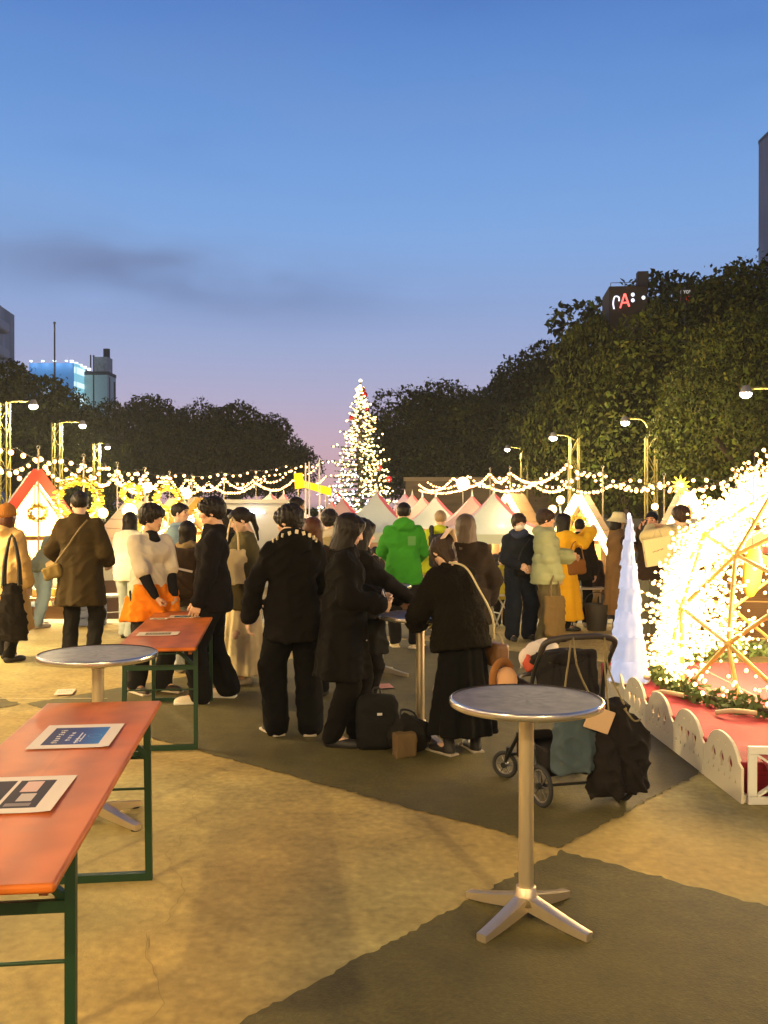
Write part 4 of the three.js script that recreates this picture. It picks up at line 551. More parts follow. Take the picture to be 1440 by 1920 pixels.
// clothes: each returns a function that adds one named part to a person
const W = {
  top(name, c, { i = 0.022, hem = 0.86, flare = 0, sleeves = 0.97, cuff = 0.004, collar = 0, hood = 0, puff = 0, amp = 1, broad = 0, mat, hemFold = 0, only, label } = {}) {
    return (k, g, q) => {
      const pr = torso(k, i, broad); if (sleeves) for (const n of 'LR') { const a = k.arms[n]; if (sleeves <= 0.5) pr.push(P.cap(a.sh, a.sh.clone().lerp(a.el, sleeves * 2), 0.055 + i, 0.060 + i)); else pr.push(...arm(a, i * 0.9 + puff * 0.45, sleeves, cuff)); }
      const low = V(k.pel.x, hem, k.pel.z); pr.push(P.cone(k.up(0, 1.09), low, [0.150 + i, 0.108 + i], [0.160 + i + flare, 0.118 + i + flare], V(1, 0, 0).applyAxisAngle(V(0, 1, 0), k.s.hipYaw || 0), 0.03, [7, 0, 0.004 + hemFold, q.sd]));
      if (collar) pr.push(P.cone(k.up(0, 1.37, -0.01), k.neck.clone().addScaledVector(k.up(0, 1, 0).sub(k.up(0, 0, 0)), collar), [0.082 + i, 0.080 + i], [0.066 + i * 0.6, 0.070 + i * 0.6], V(1, 0, 0), 0.02));
      if (hood) pr.push(P.ell(k.up(0, 1.44, -0.095), [0.125 * hood, 0.085 * hood, 0.075], k.q, 0.03), P.cap(k.up(-0.085, 1.43, -0.02), k.up(-0.05, 1.40, 0.08), 0.035), P.cap(k.up(0.085, 1.43, -0.02), k.up(0.05, 1.40, 0.08), 0.035));
      const fo = folds(amp, q.sd), quilt = (x, y, z) => -puff * (Math.abs(Math.sin(Math.PI * (y + 0.012 * nz(x * 6, y * 3, z * 6)) / 0.115)) ** 0.6 * 0.55) + puff * 0.25 + fo(x, y, z) * 0.6;
      const cuts = []; if (collar || hood) cuts.push(P.cone(k.up(0, 1.36, 0), k.neck.clone().addScaledVector(k.up(0, 1, 0).sub(k.up(0, 0, 0)), collar + 0.2), [0.054, 0.054], [0.060, 0.062]));
      const m = part(name, surface(pr, q.cb, { k: 0.028, disp: puff ? quilt : fo, cuts }), mat || cloth(c), g); if (label) m.userData.label = label; return m;
    };
  },
  sleeves(name, c, { i = 0.008, from = 0.4, end = 0.98 } = {}) { return (k, g, q) => { const pr = []; for (const n of 'LR') { const a = k.arms[n]; pr.push(P.cap(a.sh.clone().lerp(a.el, from), a.el, 0.046 + i, 0.041 + i), P.cap(a.el, a.el.clone().lerp(a.wr, end), 0.041 + i, 0.031 + i)); } pr.push(P.cap(k.neck.clone().add(V(0, 0.015, 0.01)), k.up(0, 1.38, 0.0), 0.062, 0.085)); return part(name, surface(pr, q.cb, { k: 0.02, disp: folds(0.6, q.sd) }), cloth(c), g); }; },
  trousers(c, { i = 0.016, flare = 0.01, end = 1.0, amp = 1, name = 'trousers' } = {}) {
    return (k, g, q) => { const pr = [P.cap(k.pel.clone().add(V(-0.062, 0.0, 0)), k.pel.clone().add(V(0.062, 0, 0)), 0.112 + i * 0.6), P.cap(k.up(-0.05, 1.02), k.up(0.05, 1.02), 0.102 + i * 0.4)]; for (const n of 'LR') pr.push(...leg(k.legs[n], i, end, flare)); return part(name, surface(pr, q.cb, { k: 0.022, disp: folds(amp, q.sd + 5) }), cloth(c), g); };
  },
  skirt(c, { hem = 0.25, r = 0.26, fold = 0.02, n = 11, top = 1.02, name = 'skirt', shift = [0, 0] } = {}) { return (k, g, q) => part(name, surface([P.cone(V(k.pel.x, top, k.pel.z), V(k.pel.x + shift[0], hem, k.pel.z + shift[1]), [0.150, 0.125], [r, r * 0.9], V(1, 0, 0).applyAxisAngle(V(0, 1, 0), k.s.hipYaw || 0), 0.02, [n, 0.002, fold, q.sd])], q.cb, { disp: folds(0.7, q.sd) }), cloth(c), g); },
  shoes(c, { boot = 0, sole } = {}) {
    return (k, g, q) => { for (const n of 'LR') { const l = k.legs[n], yq = new THREE.Quaternion().setFromUnitVectors(V(0, 0, 1), l.fw), f = l.foot.clone(); const pr = [P.ell(f.clone().addScaledVector(l.fw, 0.135).add(V(0, 0.026, 0)), [0.046, 0.042, 0.085], yq), P.ell(f.clone().addScaledVector(l.fw, 0.03).add(V(0, 0.032, 0)), [0.040, 0.048, 0.090], yq), P.cap(f.clone().addScaledVector(l.fw, -0.005).add(V(0, 0.05, 0)), l.ank.clone().add(V(0, boot, 0)), 0.042, 0.045)];
      const m = part('shoe', surface(pr, 0.008, { k: 0.03, floor: l.lift + 0.002, cuts: [{ f: (x, y, z) => l.lift + 0.128 + boot - y, k: 0.006 }] }), c.isMaterial ? c : M(c, 0.6), g); if (sole) part('sole', surface([P.box(f.clone().addScaledVector(l.fw, 0.075).add(V(0, 0.012, 0)), [0.049, 0.012, 0.145], yq, 0.011)], 0.007, { k: 0 }), M(sole, 0.7), m); } };
  },
  beanie(c, { h = 0.075, mat } = {}) { return (k, g, q) => { const m = part('beanie', surface([P.ell(V(0, 0.045, -0.016), [0.092, 0.092 + h * 0.3, 0.110]), P.cone(V(0, 0.012, -0.016), V(0, 0.05, -0.018), [0.096, 0.112], [0.096, 0.112], V(1, 0, 0), 0.008)], q.ch, { disp: (x, y, z) => 0.003 * Math.sin(Math.atan2(x, z) * 40), cuts: [{ f: (x, y, z) => y - 0.012 - (z < 0 ? z * 0.25 : 0), k: 0.008 }] }), mat || cloth(c), g); m.position.copy(k.head); m.quaternion.copy(k.hq); return m; }; },
  bucketHat(c) { return (k, g, q) => { const m = part('bucket_hat', lathe([[0.001, 0.150], [0.055, 0.148], [0.082, 0.130], [0.098, 0.060], [0.104, 0.050], [0.150, 0.004], [0.152, -0.002], [0.146, 0.000], [0.100, 0.044], [0.094, 0.058]], 36), cloth(c), g); m.scale.set(0.94, 1, 1.08); m.position.copy(k.head).add(V(0, 0.0, 0)); m.quaternion.copy(k.hq).multiply(new THREE.Quaternion().setFromEuler(new THREE.Euler(0.12, 0, 0))); return m; }; },
  bobbleHat(c) { return (k, g, q) => { W.beanie(c, { h: 0.1 })(k, g, q); const m = part('bobble', SPH, cloth(c), g, null, null, 0.05); m.position.copy(V(0, 0.175, -0.02).applyMatrix4(k.headM)); }; },
  mask() { return (k, g, q) => { const m = part('face_mask', surface([P.ell(V(0, -0.050, 0.040), [0.062, 0.050, 0.066])], q.ch, { cuts: [{ f: (x, y, z) => z - 0.02, k: 0.004 }] }), M([0.78, 0.76, 0.70], 0.9), g); m.position.copy(k.head); m.quaternion.copy(k.hq); return m; }; },
  scarf(c, { tail = 0 } = {}) { return (k, g, q) => { const pr = [], n = 10; for (let i = 0; i < n; i++) { const a = i / n * 6.283, b = (i + 1) / n * 6.283; pr.push(P.cap(k.up(Math.sin(a) * 0.085, 1.43 + 0.02 * Math.sin(a * 2), Math.cos(a) * 0.085), k.up(Math.sin(b) * 0.085, 1.43 + 0.02 * Math.sin(b * 2), Math.cos(b) * 0.085), 0.045)); } if (tail) pr.push(P.cap(k.up(0.05, 1.40, 0.12), k.up(0.06, 1.40 - tail, 0.15), 0.04, 0.05)); return part('scarf', surface(pr, q.cb, { disp: folds(1, q.sd) }), cloth(c), g); }; },
  strap(c, a, b, mid, r = 0.010) { return (k, g) => part('strap', tube([k.up(...a), k.up(...mid[0]), ...(mid.slice(1).map((m) => k.up(...m))), k.up(...b)], r, 24, 6), M(c, 0.6), g); },
  any(fn) { return fn; },
};
// ---------------------------------------------------------------- people
const at = (px, d, y = 0) => [xAt(px, d), y, -d];
const BLK = [0.0045, 0.0038, 0.0034], DKB = [0.010, 0.0075, 0.0045];
const fur = (k, g, q) => {};
function carry(name, label, cat, who, v) { return thing(name, label, cat, who.world(v).toArray(), who.g.rotation.y); }
const phone = (who, v, label, yaw = 0) => { const t = carry('mobile_phone', label, 'phone', who, v); part('case', rbox(0.075, 0.15, 0.009, 0.004), MAT.black, t, null, [-0.35, yaw, 0]); part('screen', box(0.068, 0.140, 0.001), glow([0.75, 0.85, 1], 1.1), t, [0.0, 0.0, -0.0], [-0.35, yaw, 0]).translateZ(-0.0056); return t; };
const soft = (name, label, cat, pos, yaw, pr, c, opt = {}) => { const t = thing(name, label, cat, pos, yaw, opt.group); part(opt.body || 'body', surface(pr, opt.cell || 0.011, { k: opt.k ?? 0.02, disp: folds(opt.amp ?? 1, opt.sd ?? 2), cuts: opt.cuts || [] }), opt.mat || cloth(c), t); for (const s of opt.straps || []) part('strap', tube(s, opt.sr || 0.008, 22, 6), M(opt.sc || c, 0.6), t); return t; };
const tote = (name, label, pos, yaw, w, h, dp, c, strapH, opt = {}) => soft(name, label, 'bag', pos, yaw, [P.cone(V(0, h, 0), V(0, 0.0, 0), [w * (opt.taper ?? 0.85), dp * 0.6], [w, dp], V(1, 0, 0), 0.02, [4, 0.002, 0.006])], c, { ...opt, cuts: [P.cone(V(0, h + 0.1, 0), V(0, h - 0.12, 0), [w * 0.78, dp * 0.45], [w * 0.7, dp * 0.3])], straps: [-1, 1].map((e) => [[-w * 0.45, h - 0.02, e * dp * 0.55], [-w * 0.36, h + strapH * 0.5, e * dp * 0.3], [0, h + strapH, 0], [w * 0.36, h + strapH * 0.5, e * dp * 0.3], [w * 0.45, h - 0.02, e * dp * 0.55]]) });

// --- the group round the middle bar table
const p1 = person({ near: 2, h: 1.71, at: at(550, 6.96), yaw: 196, hair: 'thick', lean: 0.06, headYaw: 0.75, headPitch: 0.30, handL: [0.31, 0.88, 0.10], elbowL: [1, -0.5, -0.6], handR: [-0.16, 1.02, 0.28], poseR: 'hold', footL: [0.12, 0.05, 0.25], footR: [-0.12, -0.02, -0.2], label: 'person in a bulky black jacket with white dashes on its collar, back turned',
  wear: [W.trousers([0.003, 0.003, 0.003], { i: 0.030, flare: 0.030 }), W.top('jacket', BLK, { i: 0.036, hem: 0.71, flare: 0.03, collar: 0.05, hood: 1.1, amp: 1.4, broad: 0.01, cuff: 0.012 }), W.shoes([0.025, 0.02, 0.018], { sole: [0.55, 0.48, 0.36] }),
    (k, g) => { for (let i = 0; i < 9; i++) { const a = -1.25 + i * 2.5 / 8; part('white_dash', rbox(0.024, 0.030, 0.010, 0.003), M([0.7, 0.6, 0.4], 0.8), g, k.up(Math.sin(a) * 0.168, 1.455 + 0.045 * Math.cos(a) - 0.03 * Math.abs(Math.sin(a)), -0.045 - Math.cos(a) * 0.125).toArray(), [0, a + Math.PI, (i % 2 ? 0.25 : -0.15)]); } }] });
const p2 = person({ near: 2, fem: 1, h: 1.645, at: at(643, 6.72), yaw: 92, hair: 'bob', headPitch: 0.28, lean: 0.04, handR: [-0.10, 1.04, 0.26], poseR: 'grip', thumbR: [0, 1, 0.2], handL: [0.12, 1.08, 0.26], poseL: 'hold', footL: [0.10, 0.10], footR: [-0.10, -0.08], label: 'woman with a dark bob in a long black coat, looking at her phone',
  wear: [W.trousers(BLK, { i: 0.022, flare: 0.015 }), W.top('coat', BLK, { i: 0.040, hem: 0.50, flare: 0.055, collar: 0.05, amp: 1.3, hemFold: 0.02, cuff: 0.012 }), W.shoes([0.012, 0.010, 0.010], { boot: 0.06 }), (k, g) => part('blouse_collar', surface([P.cap(k.up(-0.03, 1.42, 0.045), k.up(0.03, 1.42, 0.05), 0.022)], 0.008), cloth([0.62, 0.52, 0.34]), g), (k, g, q) => part('belt_tail', surface([P.cap(k.up(0.12, 0.98, 0.16), V(0.10, 0.36, 0.13), 0.020, 0.028)], 0.011, { disp: folds(1, 3) }), cloth(BLK), g), (k, g) => { for (const y of [0.78, 1.08]) part('button', SPH, M([0.5, 0.5, 0.5], 0.2, 1), g, [-0.10, y, 0.17], null, 0.010); }] });
phone(p2, p2.k.arms.R.grip.clone().add(V(0.02, 0.05, 0.01)), 'phone with a lit screen in the hand of the woman with the dark bob');
const p2b = person({ near: 1, fem: 1, h: 1.60, at: at(676, 7.45), yaw: 100, hair: 'bob', handR: [-0.06, 1.02, 0.42], handL: [0.12, 1.0, 0.35], poseR: 'hold', headPitch: 0.2, label: 'person in black mostly hidden behind the woman with the dark bob', wear: [W.trousers(BLK, { flare: 0.02 }), W.top('coat', BLK, { i: 0.036, hem: 0.62, flare: 0.04, collar: 0.05 }), W.shoes(BLK)] });
{ const t = carry('leaflet', 'pink leaflet in a hand below the farthest bar table', 'leaflet', p2b, p2b.k.arms.R.grip.clone().add(V(0, -0.06, 0.03))); part('sheet', rbox(0.09, 0.16, 0.003, 0.001), M([0.66, 0.36, 0.24], 0.7), t, null, [0, 1.2, 0.2]); }
tote('handbag', 'black handbag with a pale lower edge beside the middle bar table', [xAt(696, 7.0), 0.60, -7.0], 0.3, 0.13, 0.27, 0.07, [0.012, 0.012, 0.012], 0.20, { sd: 4 });
const p3 = person({ near: 2, fem: 1, h: 1.53, at: at(866, 6.45), yaw: 214, hair: 'clipped', hairMat: HAIR.brown, lean: 0.34, headPitch: 0.32, px: 0, handL: [0.14, 0.98, 0.40], handR: [-0.16, 0.98, 0.38], elbowL: [0.7, -0.7, -0.2], elbowR: [-0.7, -0.7, -0.2], footL: [0.11, 0.02, 0.1], footR: [-0.12, -0.02, -0.3], label: 'woman in a black fur jacket and long black skirt leaning on the middle table',
  wear: [W.skirt([0.003, 0.003, 0.003], { hem: 0.17, r: 0.275, fold: 0.028, n: 9, top: 1.0 }), (k, g, q) => { const m = W.top('fur_jacket', DKB, { i: 0.050, hem: 0.80, flare: 0.045, collar: 0.03, amp: 0.9, cuff: 0.02, mat: M([0.0125, 0.0095, 0.0045], 0.97, 0, { transmission: 0, specularIntensity: 0.3, bumpMap: again(TX.cloth, 6), bumpScale: 0.01 }) })(k, g, q); const p = m.geometry.attributes.position, n = m.geometry.attributes.normal; for (let i = 0; i < p.count; i++) { const x = p.getX(i), y = p.getY(i), z = p.getZ(i), w = 0.010 * nz(x * 60, y * 28, z * 60) + 0.006 * nz(x * 120, y * 70, z * 120); p.setXYZ(i, x + n.getX(i) * w, y + n.getY(i) * w - Math.abs(w) * 0.4, z + n.getZ(i) * w); } m.geometry.computeVertexNormals(); }, W.shoes([0.012, 0.010, 0.009], { boot: 0.08, sole: [0.30, 0.26, 0.20] }), W.strap([0.55, 0.46, 0.24], [0.06, 1.46, -0.10], [-0.225, 0.84, -0.09], [[-0.02, 1.40, -0.175], [-0.10, 1.22, -0.185], [-0.19, 1.0, -0.165]], 0.008),
    (k, g) => { for (const e of [-1, 1]) { const m = part('hair_claw', surface([0, 1, 2, 3].map((i) => P.cap(V(e * 0.012, 0.035, -0.012 + i * 0.011 - 0.006), V(e * 0.048, -0.028, -0.014 + i * 0.012), 0.007, 0.005)).concat([P.cap(V(e * 0.012, 0.036, -0.02), V(e * 0.012, 0.036, 0.028), 0.009)]), 0.004, { k: 0.004 }), M([0.72, 0.52, 0.34], 0.35), g); m.position.copy(V(0, 0.050, -0.156).applyMatrix4(k.headM)); m.quaternion.copy(k.hq).multiply(new THREE.Quaternion().setFromEuler(new THREE.Euler(-0.5, 0, 0.25))); m.scale.setScalar(1.25); } }] });
soft('shoulder_bag', 'small brown bag at the hip of the woman in the black fur jacket', 'bag', p3.world(V(-0.265, 0.68, -0.10)).toArray(), p3.g.rotation.y, [P.box(V(0, 0.06, 0), [0.055, 0.085, 0.085], null, 0.03)], [0.10, 0.045, 0.016], { amp: 0.5, mat: M([0.16, 0.075, 0.028], 0.4), straps: [[[0, 0.13, -0.07], [0.0, 0.20, -0.03], [0.0, 0.20, 0.03], [0, 0.13, 0.07]]], sr: 0.006, sc: [0.35, 0.26, 0.12] });
// bags on the ground between them
{ const d = 6.6, t = soft('rucksack', 'black rucksack standing on the ground between the two women', 'rucksack', at(706, d), 0.15, [P.box(V(0, 0.18, 0), [0.145, 0.18, 0.09], null, 0.05), P.box(V(0, 0.13, 0.085), [0.11, 0.10, 0.035], null, 0.03), P.ell(V(0, 0.345, 0), [0.13, 0.045, 0.085])], [0.010, 0.010, 0.010], { amp: 0.8, sd: 6, straps: [[[-0.03, 0.37, 0], [-0.02, 0.42, 0.0], [0.02, 0.42, 0], [0.03, 0.37, 0]]] }); part('badge', rbox(0.035, 0.018, 0.004, 0.002), M([0.55, 0.52, 0.48], 0.4), t, [0.005, 0.265, 0.122]); }
{ const d = 6.5; soft('duffel_bag', 'slumped black bag by the foot of the middle table', 'bag', at(768, d), 0.5, [P.ell(V(0, 0.12, 0), [0.15, 0.13, 0.12]), P.ell(V(-0.06, 0.22, 0.02), [0.07, 0.06, 0.06])], [0.012, 0.011, 0.010], { amp: 2, sd: 9, straps: [[[-0.1, 0.2, 0.05], [-0.08, 0.3, 0.02], [0.03, 0.27, 0.0], [0.08, 0.18, 0.0]]] }); soft('paper_bag', 'tan paper bag half hidden by the slumped black bag', 'bag', at(757, 6.36), 0.35, [P.box(V(0, 0.085, 0), [0.075, 0.085, 0.05], null, 0.008)], [0.13, 0.085, 0.04], { amp: 0.6 }); }

// --- the men at the second orange table and the people behind them
const l4 = person({ near: 2, h: 1.715, at: at(280, 8.60), yaw: 52, hair: 'mop', headYaw: 0.35, lean: 0.05, handL: [0.13, 0.84, 0.19], handR: [-0.09, 0.83, 0.22], poseL: 'grip', poseR: 'grip', elbowL: [0.9, -0.4, -0.5], elbowR: [-0.9, -0.4, -0.5], footL: [0.10, 0.06], footR: [-0.10, -0.06], hide: '', skin: [0.60, 0.36, 0.22], label: 'man in a white T-shirt over black sleeves with an orange jacket round his waist',
  wear: [W.trousers([0.016, 0.016, 0.015], { i: 0.03, flare: 0.015 }), W.sleeves('black_sleeves', [0.012, 0.012, 0.014], { i: 0.012, from: 0.3 }), W.top('t_shirt', [0.66, 0.58, 0.44], { i: 0.020, hem: 0.87, flare: 0.015, sleeves: 0.46, amp: 0.7 }), (k, g, q) => part('tied_jacket', surface([P.cone(V(0, 0.99, 0), V(0, 0.66, 0.01), [0.185, 0.15], [0.255, 0.22], V(1, 0, 0), 0.03, [7, 0.01, 0.03]), P.cap(V(0.16, 0.92, 0.10), V(0.08, 0.74, 0.24), 0.07, 0.06), P.cap(V(-0.16, 0.92, 0.10), V(-0.06, 0.74, 0.24), 0.07, 0.06)], q.cb, { disp: folds(1.1, 3) }), cloth([0.80, 0.22, 0.012]), g), W.shoes([0.035, 0.022, 0.014], { sole: [0.5, 0.42, 0.3] })] });
const l7 = person({ near: 2, h: 1.775, at: at(399, 8.22), yaw: -84, hair: 'thick', headPitch: 0.12, handL: [0.21, 0.86, 0.10], handR: [-0.2, 0.86, 0.10], poseL: 'relaxed', footL: [0.11, 0.09, 0.1], footR: [-0.11, -0.12, -0.2], skin: [0.60, 0.36, 0.22], label: 'young man in black with white trainers facing the man in the white T-shirt', wear: [W.trousers([0.005, 0.005, 0.005], { i: 0.03, flare: 0.028 }), W.top('jacket', [0.006, 0.0048, 0.005], { i: 0.032, hem: 0.76, flare: 0.02, collar: 0.055, amp: 1.1, cuff: 0.008 }), W.shoes([0.66, 0.58, 0.42], { sole: [0.7, 0.66, 0.56] })] });
const l8 = person({ near: 1, fem: 1, h: 1.69, at: at(456, 9.05), yaw: -62, hair: 'tied', headPitch: 0.35, headYaw: -0.1, handR: [-0.08, 1.16, 0.26], handL: [0.16, 1.05, 0.24], poseR: 'hold', label: 'woman with tied dark hair in an olive coat and long cream skirt', wear: [W.skirt([0.90, 0.76, 0.42], { hem: 0.10, r: 0.26, fold: 0.022, n: 9 }), W.top('coat', [0.10, 0.085, 0.035], { i: 0.036, hem: 0.72, flare: 0.02, collar: 0.04 }), W.shoes([0.3, 0.26, 0.2])] });
tote('canvas_tote', 'canvas tote bag hanging behind the young man in black', [xAt(436, 8.75), 0.98, -8.75], 0.2, 0.125, 0.32, 0.055, [0.80, 0.64, 0.34], 0.30, { sd: 11 });
person({ near: 1, fem: 1, h: 1.66, at: at(425, 9.9), yaw: -55, hair: 'bob', label: 'person whose dark hair shows just behind the young man in black', wear: [W.trousers(BLK), W.top('coat', BLK, { i: 0.035, hem: 0.5, flare: 0.04, collar: 0.05 }), W.shoes(BLK)] });
const l6 = person({ near: 1, fem: 1, h: 1.545, at: at(352, 9.6), yaw: 178, hair: 'bob', handL: [0.16, 1.0, 0.26], handR: [-0.16, 1.0, 0.26], label: 'short dark haired person with a dark brown rucksack, back turned', wear: [W.trousers([0.30, 0.32, 0.32], { flare: 0.03 }), W.top('jacket', [0.040, 0.028, 0.018], { i: 0.036, hem: 0.76, flare: 0.03, collar: 0.05 }), W.scarf([0.30, 0.22, 0.10]), W.shoes([0.4, 0.38, 0.33])] });
{ const p = l6.world(V(0, 0.86, -0.20)); const t = soft('rucksack', 'dark brown rucksack with a reflective strip on a back', 'rucksack', p.toArray(), 0, [P.box(V(0, 0.25, 0), [0.17, 0.25, 0.08], null, 0.05), P.box(V(0, 0.14, 0.07), [0.13, 0.11, 0.03], null, 0.025)], [0.050, 0.034, 0.020], { sd: 5 }); part('reflective_strip', rbox(0.17, 0.022, 0.008, 0.003), M([0.7, 0.66, 0.6], 0.3), t, [0.03, 0.29, 0.10], [0, 0, -0.22]); }
person({ near: 1, h: 1.74, at: at(338, 11.2), yaw: 78, hair: 'short', label: 'person in a pale blue jacket seen between the two men at the table', wear: [W.trousers([0.03, 0.03, 0.035]), W.top('jacket', [0.24, 0.36, 0.42], { i: 0.036, hem: 0.78, collar: 0.05, puff: 0.012 }), W.shoes(BLK)] });
person({ near: 1, fem: 1, h: 1.62, at: at(241, 12.1), yaw: 168, hair: 'bob', lean: 0.08, handL: [0.12, 1.0, 0.30], handR: [-0.26, 0.92, 0.12], footL: [0.1, 0.05], footR: [-0.12, -0.22, -0.2], label: 'person in a white jacket and pale jeans with back turned', wear: [W.trousers([0.46, 0.50, 0.44], { i: 0.018 }), W.top('jacket', [0.76, 0.74, 0.58], { i: 0.042, hem: 0.78, collar: 0.05, puff: 0.014 }), W.shoes([0.02, 0.016, 0.014], { boot: 0.05 })] });
const l2 = person({ near: 1, h: 1.86, at: at(150, 10.2), yaw: 174, hair: 'short', headYaw: 0.55, handL: [0.24, 0.98, 0.20], poseL: 'hold', elbowL: [0.8, -0.6, -0.5], handR: [-0.22, 1.0, 0.18], footL: [0.11, 0], footR: [-0.11, 0.04], label: 'tall man in a dark brown knee length coat, back turned', wear: [W.trousers([0.012, 0.011, 0.010], { i: 0.02, flare: 0.012 }), W.top('coat', [0.042, 0.029, 0.011], { i: 0.040, hem: 0.58, flare: 0.06, collar: 0.06, broad: 0.01, hemFold: 0.015 }), W.shoes(BLK), W.strap([0.13, 0.09, 0.03], [-0.12, 1.42, -0.10], [0.20, 0.98, -0.155], [[-0.06, 1.32, -0.170], [0.06, 1.15, -0.172]], 0.012)] });
soft('waist_bag', 'olive crossbody bag at the left side of the tall man in the dark coat', 'bag', l2.world(V(0.215, 0.86, -0.155)).toArray(), 0.1, [P.box(V(0, 0.06, 0), [0.10, 0.075, 0.045], new THREE.Quaternion().setFromEuler(new THREE.Euler(0, 0, 0.35)), 0.03)], [0.20, 0.14, 0.045], { amp: 0.8 });
{ const t = carry('paper_tray', 'white paper tray held by the tall man in the dark coat', 'tray', l2, V(0.31, 0.905, 0.10)); part('tray', rbox(0.22, 0.02, 0.15, 0.006), M([0.7, 0.72, 0.62], 0.7), t, null, [0, 0.2, 0.12]); part('wrapper', surface([P.ell(V(0.02, 0.05, 0), [0.07, 0.06, 0.05])], 0.009, { disp: folds(2, 4) }), cloth([0.52, 0.34, 0.16]), t); }
const l1 = person({ near: 1, fem: 1, h: 1.70, at: at(14, 10.35), yaw: 160, hair: 'under_hat', hairMat: HAIR.auburn, footL: [0.11, 0.08], footR: [-0.1, -0.1], label: 'woman in a tan coat and rust woollen hat at the left edge', wear: [W.trousers(BLK), W.top('coat', [0.52, 0.34, 0.13], { i: 0.046, hem: 0.34, flare: 0.07, collar: 0.04, hood: 0.7, hemFold: 0.02 }), W.shoes([0.015, 0.012, 0.010], { boot: 0.12 }), W.beanie([0.34, 0.14, 0.030])] });
tote('large_tote', 'large black tote bag on the shoulder of the woman at the left edge', [xAt(22, 10.05), 0.26, -10.05], 0.1, 0.185, 0.62, 0.08, [0.009, 0.007, 0.005], 0.52, { taper: 0.55, sd: 21, sr: 0.016 });
person({ near: 1, h: 1.60, at: at(80, 13.3), yaw: 150, hair: 'bob', lean: 0.65, headPitch: 0.2, handL: [0.14, 0.72, 0.42], handR: [-0.14, 0.72, 0.42], footR: [-0.12, -0.2], label: 'person in a grey green jacket bending over beside the glowing hut', wear: [W.trousers([0.22, 0.30, 0.33], { i: 0.025, flare: 0.01 }), W.top('jacket', [0.14, 0.17, 0.15], { i: 0.036, hem: 0.80, puff: 0.012, collar: 0.05 }), W.shoes([0.3, 0.28, 0.25])] });

// --- the middle distance
const gm = person({ near: 1, h: 1.745, at: at(757, 11.3), yaw: 180, hair: 'short', handL: [0.13, 1.02, 0.30], handR: [-0.13, 1.02, 0.30], elbowL: [1, -0.5, -0.4], elbowR: [-1, -0.5, -0.4], footL: [0.10, 0.05, 0.2], footR: [-0.12, -0.03, -0.5], label: 'man in a bright green hooded jacket with cream shoes, back turned', wear: [W.trousers([0.014, 0.013, 0.012], { i: 0.020, flare: 0.008 }), W.top('jacket', [0.035, 0.22, 0.018], { i: 0.036, hem: 0.75, flare: 0.02, hood: 1.0, amp: 1.3 }), W.shoes([0.62, 0.52, 0.28], { sole: [0.7, 0.62, 0.42] }), (k, g) => part('grey_patch', surface([P.box(k.up(-0.09, 1.26, -0.150), [0.05, 0.055, 0.004], null, 0.002)], 0.008, { k: 0 }), cloth([0.09, 0.24, 0.07]), g)] });
person({ near: 1, h: 1.66, at: at(618, 10.6), yaw: 178, hair: 'thick', headYaw: -0.2, label: 'person in a beige coat with a pale collar behind the woman with the dark bob', wear: [W.trousers([0.03, 0.03, 0.03]), W.top('coat', [0.30, 0.24, 0.12], { i: 0.038, hem: 0.5, flare: 0.04, collar: 0.05 }), W.scarf([0.55, 0.48, 0.34]), W.shoes(BLK)] });
person({ near: 1, h: 1.83, at: at(557, 13.0), yaw: 118, hair: 'short', skin: [0.58, 0.32, 0.17], headYaw: 0.15, label: 'tall man in navy whose face shows above the black jacket', wear: [W.trousers([0.02, 0.02, 0.02]), W.top('jacket', [0.020, 0.022, 0.034], { i: 0.036, hem: 0.78, collar: 0.05 }), W.shoes(BLK)] });
person({ near: 1, fem: 1, h: 1.595, at: at(586, 8.4), yaw: 186, hair: 'long', hairMat: HAIR.auburn, label: 'person with long reddish dark hair behind the bulky black jacket', wear: [W.trousers(BLK), W.top('coat', [0.030, 0.020, 0.012], { i: 0.034, hem: 0.5, flare: 0.04 }), W.shoes(BLK)] });
const ym = person({ near: 1, h: 1.645, at: at(826, 12.8), yaw: 172, hair: 'short', hairMat: HAIR.straw, label: 'fair haired person in a lime yellow jacket right of the green jacket', wear: [W.trousers([0.40, 0.36, 0.05], { flare: 0.02 }), W.top('jacket', [0.52, 0.60, 0.03], { i: 0.040, hem: 0.76, hood: 0.8, puff: 0.012 }), W.shoes([0.5, 0.45, 0.3])] });
soft('rucksack', 'dark grey rucksack on the back of the person in lime yellow', 'rucksack', ym.world(V(0, 0.92, -0.19)).toArray(), 0, [P.box(V(0, 0.22, 0), [0.145, 0.22, 0.08], null, 0.05), P.cap(V(-0.10, 0.42, 0), V(-0.10, 0.53, -0.09), 0.028), P.cap(V(0.10, 0.42, 0), V(0.10, 0.53, -0.09), 0.028)], [0.035, 0.036, 0.036], { sd: 2 });
person({ near: 1, fem: 1, h: 1.625, at: at(872, 8.25), yaw: 188, hair: 'long', hairMat: HAIR.ash, headYaw: 0.1, handL: [0.2, 1.0, 0.26], handR: [-0.26, 0.92, 0.14], label: 'woman with long ash brown hair in a dark brown puffer coat', wear: [W.trousers([0.10, 0.085, 0.035], { i: 0.035, flare: 0.03 }), W.top('coat', [0.016, 0.010, 0.005], { i: 0.050, hem: 0.70, flare: 0.05, collar: 0.04, puff: 0.018 }), W.shoes(BLK)] });

